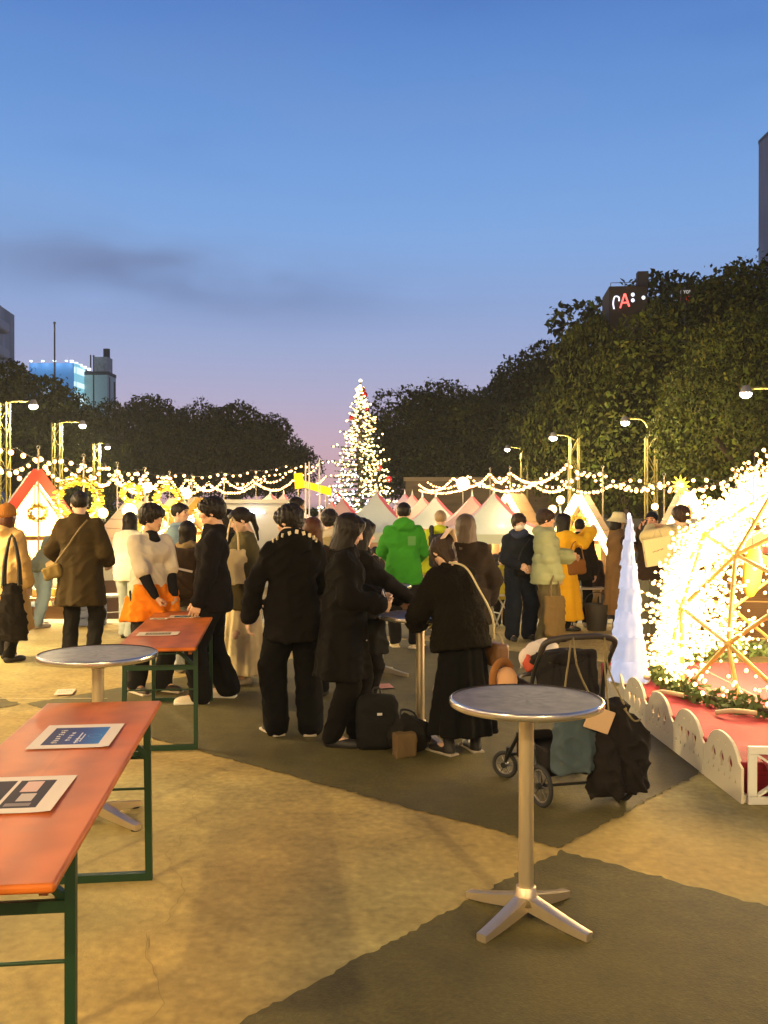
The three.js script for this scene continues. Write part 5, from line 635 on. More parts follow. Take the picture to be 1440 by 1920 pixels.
// --- the people on the right
const r1 = person({ near: 1, h: 1.60, at: at(973, 12.05), yaw: 14, hair: 'mop', hairMat: HAIR.brown, handL: [0.07, 1.0, 0.26], handR: [-0.10, 1.02, 0.25], poseL: 'hold', poseR: 'hold', footL: [0.13, 0.02], footR: [-0.12, 0.06], label: 'masked person in dark navy facing the viewer', wear: [W.trousers([0.010, 0.014, 0.024], { i: 0.036, flare: 0.03 }), W.top('jacket', [0.014, 0.017, 0.024], { i: 0.034, hem: 0.80, collar: 0.05, amp: 1.2 }), W.scarf([0.035, 0.045, 0.085]), W.mask(), W.shoes([0.012, 0.010, 0.010])] });
soft('sling_bag', 'black bag held in front of the masked person in dark navy', 'bag', r1.world(V(-0.01, 0.88, 0.215)).toArray(), r1.g.rotation.y, [P.box(V(0, 0.07, 0), [0.12, 0.08, 0.045], null, 0.03)], [0.007, 0.007, 0.007], { amp: 0.8, straps: [[[-0.10, 0.12, 0], [-0.03, 0.3, -0.03], [0.10, 0.46, -0.06]]] });
const r2 = person({ near: 1, h: 1.655, at: at(1024, 11.7), yaw: 82, hair: 'thick', hairMat: HAIR.brown, skin: [0.62, 0.36, 0.20], handR: [-0.17, 0.86, 0.13], poseR: 'grip', handL: [0.14, 1.1, 0.3], elbowR: [-0.7, -0.4, -0.7], footL: [0.1, 0.06], footR: [-0.1, -0.05], label: 'person in a thick sage green puffer jacket looking to the right', wear: [W.trousers([0.15, 0.125, 0.055], { i: 0.036, flare: 0.025 }), W.top('puffer_jacket', [0.34, 0.37, 0.20], { i: 0.056, hem: 0.77, flare: 0.03, collar: 0.06, hood: 0.85, puff: 0.030 }), W.shoes([0.02, 0.018, 0.016])] });
tote('shopping_bag', 'flat brown shopping bag hanging from the hand of the sage puffer jacket', [xAt(1040, 11.45), 0.12, -11.45], 0.35, 0.145, 0.50, 0.05, [0.17, 0.115, 0.045], 0.26, { taper: 0.98, amp: 0.5 });
const r3 = person({ near: 1, fem: 1, h: 1.60, at: at(1057, 12.9), yaw: 98, hair: 'bob', handL: [0.06, 1.44, 0.40], handR: [-0.08, 1.44, 0.40], poseL: 'hold', poseR: 'hold', elbowL: [0.4, -0.8, 0.1], elbowR: [-0.4, -0.8, 0.1], label: 'person in a long bright yellow coat raising both arms to take a photo', wear: [W.trousers(BLK), W.top('coat', [0.76, 0.42, 0.018], { i: 0.040, hem: 0.17, flare: 0.13, hemFold: 0.02, cuff: 0.015 }), W.shoes(BLK)] });
phone(r3, V(0, 1.50, 0.50), 'phone held up by the person in the yellow coat', 0);
person({ near: 1, fem: 1, h: 1.52, at: at(1087, 13.35), yaw: 160, hair: 'short', handL: [0.16, 1.0, 0.26], label: 'person in black with white shoes behind the yellow coat', wear: [W.trousers(BLK, { flare: 0.005 }), W.top('jacket', [0.018, 0.015, 0.012], { i: 0.036, hem: 0.74, hood: 0.8 }), W.shoes([0.62, 0.6, 0.54])] });
soft('shoulder_bag', 'chestnut brown bag hanging beside the yellow coat', 'bag', [xAt(1081, 12.7), 0.78, -12.7], 0.2, [P.box(V(0, 0.10, 0), [0.13, 0.10, 0.04], new THREE.Quaternion().setFromEuler(new THREE.Euler(0, 0, 0.12)), 0.03)], [0.24, 0.10, 0.025], { amp: 0.6, straps: [[[-0.11, 0.18, 0], [-0.05, 0.42, 0], [0.03, 0.46, 0], [0.11, 0.19, 0]]] });
person({ near: 1, h: 1.10, at: at(1108, 13.5), yaw: 176, hair: 'under_hat', label: 'child in a white bobble hat and cream trousers', category: 'child', handL: [0.2, 1.05, 0.15], wear: [W.trousers([0.50, 0.40, 0.20], { i: 0.04, flare: 0.02 }), W.top('jacket', [0.05, 0.04, 0.03], { i: 0.045, hem: 0.84, puff: 0.012, hood: 0.7 }), W.shoes([0.2, 0.15, 0.1]), W.bobbleHat([0.68, 0.66, 0.42])] });
person({ near: 1, h: 1.00, at: at(941, 13.35), yaw: 170, hair: 'short', label: 'child in a yellow top with dark straps, back turned', category: 'child', wear: [W.trousers([0.02, 0.018, 0.016], { i: 0.03 }), W.top('jacket', [0.66, 0.56, 0.06], { i: 0.05, hem: 0.66, flare: 0.05, puff: 0.01 }), W.shoes([0.03, 0.03, 0.03]), W.strap([0.02, 0.02, 0.02], [-0.08, 1.40, -0.14], [-0.08, 1.05, -0.19], [[-0.08, 1.25, -0.18]], 0.022), W.strap([0.02, 0.02, 0.02], [0.08, 1.40, -0.14], [0.08, 1.05, -0.19], [[0.08, 1.25, -0.18]], 0.022)] });
person({ near: 1, fem: 1, h: 1.60, at: at(1158, 12.9), yaw: 84, hair: 'under_hat', skin: [0.60, 0.38, 0.24], handR: [-0.20, 0.84, 0.08], handL: [0.14, 1.2, 0.25], label: 'woman in a cream bucket hat and long brown coat', wear: [W.trousers(BLK), W.top('coat', [0.24, 0.14, 0.055], { i: 0.044, hem: 0.24, flare: 0.05, collar: 0.05, hemFold: 0.012 }), W.shoes([0.05, 0.03, 0.02]), W.bucketHat([0.68, 0.60, 0.34])] });
const r6 = person({ near: 1, h: 1.63, at: at(1222, 12.2), yaw: -32, hair: 'short', skin: [0.66, 0.34, 0.20], handL: [0.07, 1.46, 0.30], handR: [-0.08, 1.45, 0.30], poseL: 'hold', poseR: 'hold', elbowL: [0.8, -0.6, 0], elbowR: [-0.8, -0.6, 0], label: 'person in a plum brown jacket and grey trousers photographing toward the left', wear: [W.trousers([0.22, 0.22, 0.16], { i: 0.045, flare: 0.035 }), W.top('jacket', [0.055, 0.034, 0.022], { i: 0.040, hem: 0.78, flare: 0.03, cuff: 0.006 }), W.shoes([0.02, 0.018, 0.015])] });
phone(r6, V(0, 1.53, 0.36), 'phone hiding the face of the person in the plum brown jacket', 0);
const r7 = person({ near: 1, h: 1.70, at: at(1276, 11.4), yaw: 196, hair: 'mop', hairMat: HAIR.brown, handL: [0.20, 1.42, 0.36], handR: [-0.05, 1.42, 0.40], poseL: 'hold', poseR: 'hold', elbowL: [0.9, -0.4, 0], elbowR: [-0.9, -0.4, 0], label: 'person in a cream coat with raised arms beside the dome, back turned', wear: [W.trousers([0.3, 0.24, 0.12]), W.top('coat', [0.62, 0.52, 0.26], { i: 0.042, hem: 0.40, flare: 0.05, collar: 0.04, amp: 1.2 }), W.shoes([0.05, 0.04, 0.03])] });
{ const t = thing('paper_carrier', 'cream square carrier bag with small dark lettering beside the cream coat', 'bag', far(1233, 1034, 11.1), 0.15), tx = textTex(256, 256, (x, w, h) => { x.fillStyle = '#efe2b2'; x.fillRect(0, 0, w, h); x.save(); x.translate(70, 118); x.rotate(-0.15); glyphs(x, 0, 0, 110, 18, 8, 5, '#3a3020'); x.restore(); }); part('front', box(0.33, 0.32, 0.05), M([0.8, 0.78, 0.7], 0.8, 0, { map: tx }), t, null, [0, 0, 0.16]); part('handle', tube([[-0.06, 0.16, 0], [0, 0.27, 0], [0.06, 0.16, 0]], 0.006, 12, 6), M([0.5, 0.42, 0.25], 0.7), t); }

// --- the crowd on the lower plaza under the tents: only heads and shoulders show
{
  reseed(303); const g = new THREE.Group(); g.name = numbered('crowd'); g.userData = { kind: 'stuff', label: 'far crowd standing under and between the tents on the lower plaza', category: 'crowd' }; scene.add(g);
  const clothG = surface([P.cap(V(-0.08, 0.95, 0), V(0.08, 0.95, 0), 0.14), P.cap(V(-0.10, 1.25, 0), V(0.10, 1.25, 0), 0.14), P.cap(V(-0.17, 1.36, 0), V(-0.25, 1.0, 0.08), 0.06), P.cap(V(0.17, 1.36, 0), V(0.25, 1.0, 0.08), 0.06), P.cap(V(-0.1, 0.9, 0), V(-0.12, 0.05, 0), 0.09, 0.07), P.cap(V(0.1, 0.9, 0), V(0.12, 0.05, 0), 0.09, 0.07)], 0.035, { k: 0.04 }), headG = joined([headGeo(0.012, false).clone().translate(0, 1.58, 0)]), hairG = hairGeo('thick', 0.012).clone().translate(0, 1.58, 0), list = [];
  const zone = (n, px0, px1, d0, d1) => { for (let i = 0; i < n; i++) list.push([rr(px0, px1), rr(d0, d1)]); }; zone(26, 455, 560, 24, 46); zone(14, 560, 700, 17, 23); zone(16, 680, 830, 18, 23); zone(20, 830, 960, 16.5, 23); zone(8, 960, 1100, 17, 23); zone(10, 60, 460, 16.5, 22); zone(5, 1100, 1300, 15.5, 16.5);
  const q = new THREE.Quaternion(), cc = new THREE.Color(), im = (geo, mat, name) => { const m = new THREE.InstancedMesh(geo, mat, list.length); m.name = name; stuffPart(m); g.add(m); return m; }, a = im(clothG, M([1, 1, 1], 0.95), 'clothes'), b = im(headG, skinMat(LIGHTSKIN), 'heads'), c = im(hairG, HAIR.dark, 'hair');
  const pal = [[0.03, 0.025, 0.02], [0.02, 0.02, 0.03], [0.30, 0.22, 0.12], [0.12, 0.10, 0.07], [0.40, 0.36, 0.30], [0.06, 0.03, 0.02], [0.16, 0.06, 0.04], [0.10, 0.13, 0.16]];
  list.forEach(([px, d], i) => { q.setFromAxisAngle(V(0, 1, 0), rr(0, 6.28)); const s = rr(0.90, 1.02), mt = new THREE.Matrix4().compose(V(xAt(px, d), LOW, -d), q, V(s, s, s)); for (const m of [a, b, c]) m.setMatrixAt(i, mt); a.setColorAt(i, cc.setRGB(...pal[i % pal.length])); });
}
// ---------------------------------------------------------------- bar tables of brushed aluminium
{
  const topMat = M([0.30, 0.25, 0.22], 0.47, 0.12, { transmission: 0, specularIntensity: 0.45, map: again(TX.smudge, 3), bumpMap: again(TX.brushed, 2), bumpScale: 0.0008 });
  const R = 0.311, foot = (a) => { const g = new THREE.BoxGeometry(0.062, 0.05, 0.30, 3, 2, 10).translate(0, 0, 0.15), p = g.attributes.position; for (let i = 0; i < p.count; i++) { const z = p.getZ(i), u = clamp(z / 0.30), w = lerp(1, 0.72, u), y = p.getY(i), lift = 0.022 + 0.062 * (1 - u) ** 1.2, th = lerp(1.5, 0.7, u) * (Math.abs(p.getX(i)) > 0.03 ? 0.85 : 1); p.setXYZ(i, p.getX(i) * w, lift + y * th * (y > 0 ? 0.8 : 1.0), z); } g.computeVertexNormals(); return g; };
  const F4 = foot();
  const proto = thing('bar_table', 'x', 'bar table', [0, 0, 0]);
  part('table_top', lathe([[0.0001, 0.026], [R - 0.008, 0.026], [R - 0.002, 0.022], [R - 0.002, 0.004], [0.0001, 0.0]], 64), topMat, proto, [0, 0.884, 0]);
  part('rim', lathe([[R - 0.006, 0.0295], [R + 0.001, 0.0285], [R + 0.005, 0.022], [R + 0.006, 0.010], [R + 0.003, 0.001], [R - 0.004, -0.003], [R - 0.008, 0.0]], 72), MAT.chrome, proto, [0, 0.884, 0]);
  part('under_plate', lathe([[0.0001, 0], [0.12, 0], [0.12, -0.012], [0.05, -0.05], [0.0001, -0.05]], 24), MAT.alu, proto, [0, 0.883, 0]);
  part('column', new THREE.CylinderGeometry(0.031, 0.031, 0.785, 28, 1, true), MAT.alu, proto, [0, 0.46, 0]); part('column_collar', lathe([[0.031, 0], [0.041, 0.002], [0.043, -0.03], [0.058, -0.065], [0.0001, -0.07]], 26), MAT.alu, proto, [0, 0.135, 0]);
  for (let i = 0; i < 4; i++) { const a = Math.PI / 4 + i * Math.PI / 2, f = part('foot', F4, MAT.alu, proto, null, [0, a, 0]); part('glide', new THREE.CylinderGeometry(0.018, 0.022, 0.018, 12), MAT.rubber, f, [0, 0.009, 0.275]); }
  const put = (o, px, d, yaw, label) => { o.position.set(xAt(px, d), 0, -d); o.rotation.y = yaw; tag(o, label, 'bar table', 'aluminium bar tables'); };
  put(proto, 987, 3.86, 0.02, 'nearest empty aluminium bar table with a brown grey top, in front of the pram');
  for (const [px, d, yaw, label] of [[183, 5.06, 0.25, 'aluminium bar table between the two orange tables'], [788, 6.88, -0.3, 'bar table where the woman in the black fur jacket leans'], [713, 9.46, 0.4, 'farthest bar table, in front of the man in the green jacket']]) { const c = proto.clone(); c.name = numbered('bar_table'); scene.add(c); put(c, px, d, yaw, label); }
}
// ---------------------------------------------------------------- orange folding beer tables on green steel legs
{
  const lac = M([0.66, 0.175, 0.024], 0.50, 0, { transmission: 0, specularIntensity: 0.5, map: again(TX.wood, [0.9, 0.45]), bumpMap: again(TX.smudge, 0.7), bumpScale: 0.004 }), green = M([0.012, 0.045, 0.020], 0.42, 0.2), edge = M([0.34, 0.12, 0.03], 0.45);
  const topG = new RoundedBoxGeometry(0.54, 0.026, 2.24, 3, 0.011); { const p = topG.attributes.position, uv = topG.attributes.uv; for (let i = 0; i < p.count; i++) uv.setXY(i, p.getZ(i), p.getX(i)); }
  const beerTable = (x, z, yaw, label) => {
    const t = thing('beer_table', label, 'table', [x, 0, z], yaw), h = 0.745; part('table_top', topG, lac, t, [0, h, 0]);
    for (const s of [-1, 1]) part('edge_batten', box(0.022, 0.03, 2.1), edge, t, [s * 0.225, h - 0.029, 0]);
    for (const s of [-1, 1]) {
      const z0 = s * 0.80, tilt = s * 0.03; for (const e of [-1, 1]) { part('leg', beam(V(e * 0.242, h - 0.014, z0), V(e * 0.247, 0.0, z0 + tilt), 0.030, 0.030), green, t); part('brace', beam(V(e * 0.235, h - 0.16, z0), V(e * 0.10, h - 0.045, z0 - s * 0.02), 0.022, 0.022), green, t); part('stay_rod', bar(V(e * 0.21, h - 0.18, z0), V(e * 0.05, h - 0.022, z0 - s * 0.38), 0.006, 6), green, t); }
      part('foot_bar', beam(V(-0.247, 0.018, z0 + tilt), V(0.247, 0.018, z0 + tilt), 0.034, 0.034), green, t); part('cross_bar', beam(V(-0.243, h - 0.17, z0 + tilt * 0.3), V(0.243, h - 0.17, z0 + tilt * 0.3), 0.020, 0.034), green, t); part('tie_rod', bar(V(-0.243, 0.42, z0 + tilt * 0.5), V(0.243, 0.42, z0 + tilt * 0.5), 0.006, 6), green, t);
      part('hinge_plate', box(0.46, 0.006, 0.05, 0, h - 0.016, z0), green, t);
    }
    return t;
  };
  beerTable(-1.22, -3.42, 0.1165, 'nearest orange lacquered table, cut by the left edge, with two notices on it'); beerTable(-1.66, -7.36, 0.119, 'second orange table where two young men stand facing each other');
  const notice = (name, x, z, yaw, w, d, tex, label) => { const t = thing(name, label, 'notice', [x, 0.760, z], yaw); const g = new THREE.PlaneGeometry(w, d, 8, 8).rotateX(-Math.PI / 2), p = g.attributes.position; for (let i = 0; i < p.count; i++) { const u = p.getX(i) / w + 0.5, v = p.getZ(i) / d + 0.5; p.setY(i, 0.002 + 0.004 * Math.max(0, u - 0.85) * 6 * v); } g.computeVertexNormals(); part('sheet', g, M([0.80, 0.78, 0.74], 0.8, 0, { map: tex, side: THREE.DoubleSide }), t); };
  const A = textTex(512, 640, (x, w, h) => { x.fillStyle = '#efe4d8'; x.fillRect(0, 0, w, h); const g = x.createLinearGradient(60, 0, w - 60, 0); g.addColorStop(0, '#27305f'); g.addColorStop(0.55, '#2b4a9a'); g.addColorStop(1, '#2f86d8'); x.fillStyle = g; x.fillRect(70, 90, w - 150, h - 180); x.save(); x.translate(120, h - 120); x.rotate(-Math.PI / 2); glyphs(x, 0, 0, 380, 46, 7, 3, '#e6e2d2'); glyphs(x, 60, 78, 250, 40, 4, 5, '#dfe2ea'); glyphs(x, 10, 140, 130, 36, 3, 8, '#dfe2ea'); x.fillStyle = '#dfe2ea'; x.fillRect(0, 150, 280, 10); x.fillRect(40, 176, 200, 8); x.restore(); x.strokeStyle = '#6fb3e6'; x.lineWidth = 3; x.beginPath(); x.arc(370, 330, 44, 0, 7); x.stroke(); });
  const B = textTex(512, 640, (x, w, h) => { x.fillStyle = '#f0e3d6'; x.fillRect(0, 0, w, h); x.fillStyle = '#2a2230'; x.fillRect(40, 80, 170, h - 160); x.fillRect(230, 80, 190, h - 160); x.fillStyle = '#e6c0b6'; x.fillRect(270, 100, 90, 190); x.fillStyle = '#cfc2bc'; x.fillRect(290, 320, 80, 130); x.fillStyle = '#8a7f80'; x.fillRect(250, 480, 130, 50); x.fillStyle = '#efe3d6'; x.fillRect(425, 80, 10, h - 160); x.save(); x.translate(60, h - 100); x.rotate(-Math.PI / 2); glyphs(x, 0, 10, 400, 40, 9, 13, '#b8aeb0'); glyphs(x, 0, 70, 300, 30, 9, 15, '#9a9092'); x.restore(); });
  const C = textTex(256, 160, (x, w, h) => { x.fillStyle = '#f2e2c4'; x.fillRect(0, 0, w, h); x.fillStyle = '#8d7a54'; x.fillRect(50, 34, w - 100, h - 70); glyphs(x, 60, 50, w - 120, 40, 7, 4, '#d9c9a0'); });
  const Dd = textTex(256, 160, (x, w, h) => { x.fillStyle = '#d7c0a4'; x.fillRect(0, 0, w, h); x.fillStyle = '#3c5560'; x.fillRect(40, 24, w - 100, h - 60); });
  notice('notice_sheet', -1.255, -3.84, 0.1165, 0.315, 0.40, A, 'white sheet with a blue printed panel on the nearest orange table'); notice('notice_sheet', -1.205, -3.06, 0.1165, 0.315, 0.40, B, 'white sheet with dark line drawing on the nearest orange table, nearer the viewer');
  notice('notice_sheet', -1.668, -6.93, 0.119, 0.30, 0.21, C, 'small cream sheet with brown print at the near end of the second orange table'); notice('notice_sheet', -1.70, -8.02, 0.119, 0.26, 0.20, Dd, 'sheet with dark blue print at the far end of the second orange table'); notice('notice_sheet', -1.885, -7.86, 0.3, 0.15, 0.10, C, 'small crumpled slip by the man in the white shirt on the second orange table');
  const stick = (px, py, w, d, c, label) => { const p = spot(px, py), t = textTex(128, 96, (x, W2, H2) => { x.fillStyle = c; x.fillRect(0, 0, W2, H2); glyphs(x, 14, 24, 100, 20, 6, 3, '#b06a60'); glyphs(x, 14, 52, 80, 16, 6, 6, '#b06a60'); }); const m = part('floor_sticker', new THREE.PlaneGeometry(w, d).rotateX(-Math.PI / 2), M([0.75, 0.7, 0.66], 0.6, 0, { map: t }), scene, [p[0], 0.013, p[2]], [0, 0.2, 0]); m.name = numbered('floor_sticker'); tag(m, label, 'floor sticker'); };
  stick(121, 1300, 0.16, 0.26, '#f2cdbb', 'pale pink sticker on the ground beyond the left bar table'); stick(720, 1289, 0.15, 0.22, '#e79a86', 'pink sticker on the ground beneath the farthest bar table'); stick(398, 1297, 0.14, 0.2, '#efc0ae', 'pink sticker on the ground under the second orange table'); stick(850, 1377, 0.15, 0.14, '#efece2', 'white scrap on the ground behind the boots of the woman in the long black skirt');
}
// ---------------------------------------------------------------- string lights on thin poles
{
  const poleTop = [], bulbG = new THREE.SphereGeometry(0.039, 8, 6), nth = ['first', 'second', 'third', 'fourth', 'fifth', 'sixth', 'seventh', 'eighth', 'ninth', 'tenth'];
  const row = (label, list, sag, step, every, k, r = 1) => {
    const pts = list.map(([px, py, d]) => V(...far(px, py, d))), o = pts[0].clone(), t = thing('string_light', label, 'string lights', o.toArray()); let n = 0;
    for (let i = 1; i < pts.length; i++) {
      const a = pts[i - 1].clone().sub(o), b = pts[i].clone().sub(o), L = a.distanceTo(b), s = sag * Math.min(1, L / 2.6), c = []; for (let j = 0; j <= 10; j++) { const u = j / 10; c.push(a.clone().lerp(b, u).add(V(0, -4 * s * u * (1 - u), 0))); }
      part('cable', tube(c, 0.008, 14, 4), MAT.cable, t); const m = Math.max(2, Math.round(L / step)); for (let j = 0; j < m; j++) { const u = (j + 0.5) / m, p = a.clone().lerp(b, u).add(V(rr(-0.01, 0.01), -4 * s * u * (1 - u) - 0.05 + rr(-0.012, 0.012), 0)); part('bulb', bulbG, MAT.bulb, t, p.toArray(), null, r * rr(0.8, 1.15)); if (n++ % every === 0) lamp(p.x, p.y, p.z, [1, 0.70, 0.28], k * 2.2, t); }
    }
    return pts;
  };
  reseed(71);
  const A = row('long string of bulbs swagged from pole to pole along the left side', [[-46, 838, 13.6], [72, 848, 15.5], [157, 862, 18], [220, 875, 21], [272, 884, 24], [318, 890, 27], [360, 895, 30], [420, 893, 33], [480, 890, 36], [545, 878, 38], [600, 866, 40]], 0.42, 0.21, 9, 2.2);
  row('sparse upper string of bulbs hanging in front of the left trees', [[-10, 832, 16], [31, 840, 17], [123, 858, 20], [193, 870, 23], [267, 880, 26], [337, 886, 29], [415, 885, 33], [470, 881, 36], [545, 868, 39]], 0.14, 0.85, 4, 2.2, 1.15);
  row('lower dense string of bulbs above the brown huts on the left', [[215, 892, 19], [300, 897, 22], [390, 903, 25], [480, 902, 29], [550, 897, 33], [612, 890, 37]], 0.30, 0.20, 10, 2.2);
  row('short string of bulbs crossing in front of the pink sky to the big light tree', [[440, 905, 34], [500, 888, 35], [560, 872, 36], [610, 862, 37]], 0.22, 0.26, 8, 2, 1.1);
  const E = row('string of bulbs swagged from pole to pole along the right side', [[785, 905, 36], [850, 893, 32], [919, 884, 28], [956, 882, 26], [1065, 866, 21], [1130, 882, 20], [1245, 897, 18.5], [1380, 886, 17], [1480, 893, 16]], 0.36, 0.21, 9, 2.2);
  row('lower string of bulbs running behind the huts on the right', [[785, 916, 34], [900, 902, 29], [1000, 905, 25], [1065, 908, 23], [1150, 904, 21], [1240, 904, 19.5], [1330, 906, 18], [1450, 898, 17]], 0.22, 0.19, 10, 2.2);
  row('second swagged string close behind the long one on the left', [[-30, 846, 15], [110, 852, 17.5], [196, 868, 20.5], [255, 880, 23.5], [305, 888, 26.5], [350, 894, 30], [420, 898, 34], [500, 892, 37]], 0.40, 0.30, 9, 2.2);
  row('second swagged string close behind the long one on the right', [[800, 900, 34], [880, 888, 30], [940, 890, 27], [1030, 880, 24.5], [1098, 880, 22.5], [1190, 892, 20.5], [1310, 890, 19], [1430, 884, 18]], 0.34, 0.30, 9, 2.2);
  row('faint string of bulbs dipping behind the middle lattice mast', [[925, 893, 30], [1010, 902, 27], [1090, 878, 24], [1112, 884, 23.5], [1180, 908, 23], [1270, 912, 22]], 0.28, 0.42, 6, 2);
  [...A.slice(1, 9).map((p, i) => [p, nth[i] + ' thin light pole from the left edge']), ...E.slice(2, 8).map((p, i) => [p, nth[i] + ' thin light pole on the right, counted from the tents'])].forEach(([p, label]) => { const t = thing('light_pole', label, 'pole', [p.x, LOW, p.z]); part('pole', bar(V(0, 0, 0), V(0, p.y - LOW + 0.06, 0), 0.020, 8, 0.016), M([0.30, 0.26, 0.20], 0.5, 0.3), t); part('base', lathe([[0.001, 0], [0.16, 0], [0.16, 0.05], [0.05, 0.08], [0.001, 0.08]], 14), MAT.pole, t); part('hook', new THREE.TorusGeometry(0.03, 0.006, 5, 10), MAT.pole, t, [0, p.y - LOW + 0.08, 0]); });
  // unseen strings above and behind the camera, placed to light the near plaza
  const near = (label, pts) => { const t = thing('string_light', label, 'string lights', pts[0].toArray()), o = pts[0]; for (let i = 1; i < pts.length; i++) { const a = pts[i - 1].clone().sub(o), b = pts[i].clone().sub(o), c = []; for (let j = 0; j <= 10; j++) { const u = j / 10; c.push(a.clone().lerp(b, u).add(V(0, -1.2 * u * (1 - u), 0))); } part('cable', tube(c, 0.008, 14, 4), MAT.cable, t); for (let j = 0; j < 9; j++) { const u = (j + 0.5) / 9, p = a.clone().lerp(b, u).add(V(0, -1.2 * u * (1 - u) - 0.05, 0)); part('bulb', bulbG, MAT.bulb, t, p.toArray()); if (j % 3 === 1) lamp(p.x, p.y, p.z, [1, 0.64, 0.26], 8, t); } } };
  near('unseen string of bulbs on the left above the frame, lighting the near plaza', [V(-5.9, 3.4, -10.5), V(-5.8, 3.5, -7.5), V(-5.7, 3.5, -4.5), V(-5.6, 3.5, -1.5), V(-5.5, 3.5, 1.5)]); near('unseen string of bulbs overhead behind the viewer, lighting the near plaza', [V(-5.4, 3.6, 2.6), V(-2.2, 3.5, 2.8), V(1.2, 3.5, 2.8), V(4.6, 3.6, 2.6)]);
}
// ---------------------------------------------------------------- the big tree of lights
{
  const d = 40, x = xAt(676, d), top = EYE + (HOR - 714) / F * d - LOW, t = thing('christmas_tree', 'big conifer covered in white and gold lights with red baubles', 'christmas tree', [x, LOW, -d]), fir = M([0.022, 0.045, 0.018], 0.8, 0, { side: THREE.DoubleSide }); reseed(5);
  part('trunk', new THREE.CylinderGeometry(0.04, 0.20, top, 10).translate(0, top / 2, 0), barkMat, t); const pos = [], idx = [], warm = [], cool = [], red = [], Rm = 2.12;
  const tri = (a, b, c) => { const o = pos.length / 3; for (const p of [a, b, c]) pos.push(p.x, p.y, p.z); idx.push(o, o + 1, o + 2); };
  const levels = 34; for (let l = 0; l < levels; l++) {
    const u = l / levels, y = 0.9 + (top - 1.1) * u, R = Rm * (1 - u) ** 0.92 * (1 + 0.16 * Math.sin(l * 2.2)) + 0.05, n = Math.max(5, Math.round(17 * (1 - u)));
    for (let k = 0; k < n; k++) { const a = k / n * 6.283 + l * 0.7 + rr(-0.2, 0.2), r = R * rr(0.78, 1.14), dir = V(Math.cos(a), -0.26 + 0.35 * u, Math.sin(a)), side = V(-Math.sin(a), 0, Math.cos(a)), m = 9; for (let j = 1; j <= m; j++) { const q = j / m, p = dir.clone().multiplyScalar(r * q).add(V(0, y + 0.10 * q * q, 0)), s = 0.30 * (1 - q * 0.55) * Math.min(1, r); for (const e of [-1, 1]) { tri(p, p.clone().addScaledVector(side, e * s).addScaledVector(dir, 0.12 * s).add(V(0, rr(-0.06, 0.04), 0)), p.clone().addScaledVector(dir, 0.09).add(V(0, rr(-0.05, 0.05), 0))); tri(p, p.clone().add(V(0, -0.14 * s * 3, 0)).addScaledVector(side, e * s * 0.4), p.clone().addScaledVector(dir, 0.08)); } if (rnd() < 0.60 && q > 0.28) { const w = p.clone().add(V(rr(-0.08, 0.08), rr(-0.06, 0.10), rr(-0.08, 0.08))); (rnd() < smooth(0.02, 0.50, u + 0.14 * Math.cos(a)) ? warm : cool).push(w); } if (rnd() < 0.018 && q > 0.7) red.push(p.clone().add(V(0, -0.1, 0))); } }
  }
  const g = new THREE.BufferGeometry(); g.setAttribute('position', new THREE.Float32BufferAttribute(pos, 3)); g.setIndex(idx); g.computeVertexNormals(); part('crown', g, fir, t);
  const lights = (name, list, mat, r) => { const m = new THREE.InstancedMesh(SPHLO, mat, list.length), q = new THREE.Matrix4(); list.forEach((p, i) => m.setMatrixAt(i, q.makeScale(r, r, r).setPosition(p))); m.name = name; stuffPart(m); t.add(m); };
  lights('gold_fairy_lights', warm, glow([1, 0.62, 0.20], 6), 0.040); lights('white_fairy_lights', cool, glow([0.80, 0.80, 1], 5), 0.038);
  red.forEach((p) => part('bauble', SPH, M([0.45, 0.02, 0.02], 0.25), t, p.toArray(), null, rr(0.09, 0.14))); part('top_light', SPH, glow([1, 0.9, 0.6], 5), t, [0, top, 0], null, 0.07);
  for (const [y, r, k, c] of [[1.6, 1.9, 12, [0.85, 0.84, 1]], [3.2, 1.5, 10, [1, 0.88, 0.7]], [5.2, 0.9, 7, [1, 0.8, 0.45]]]) for (const e of [-1, 1]) lamp(e * r * 0.8, y, r * 0.75, c, k, t, 6);
}
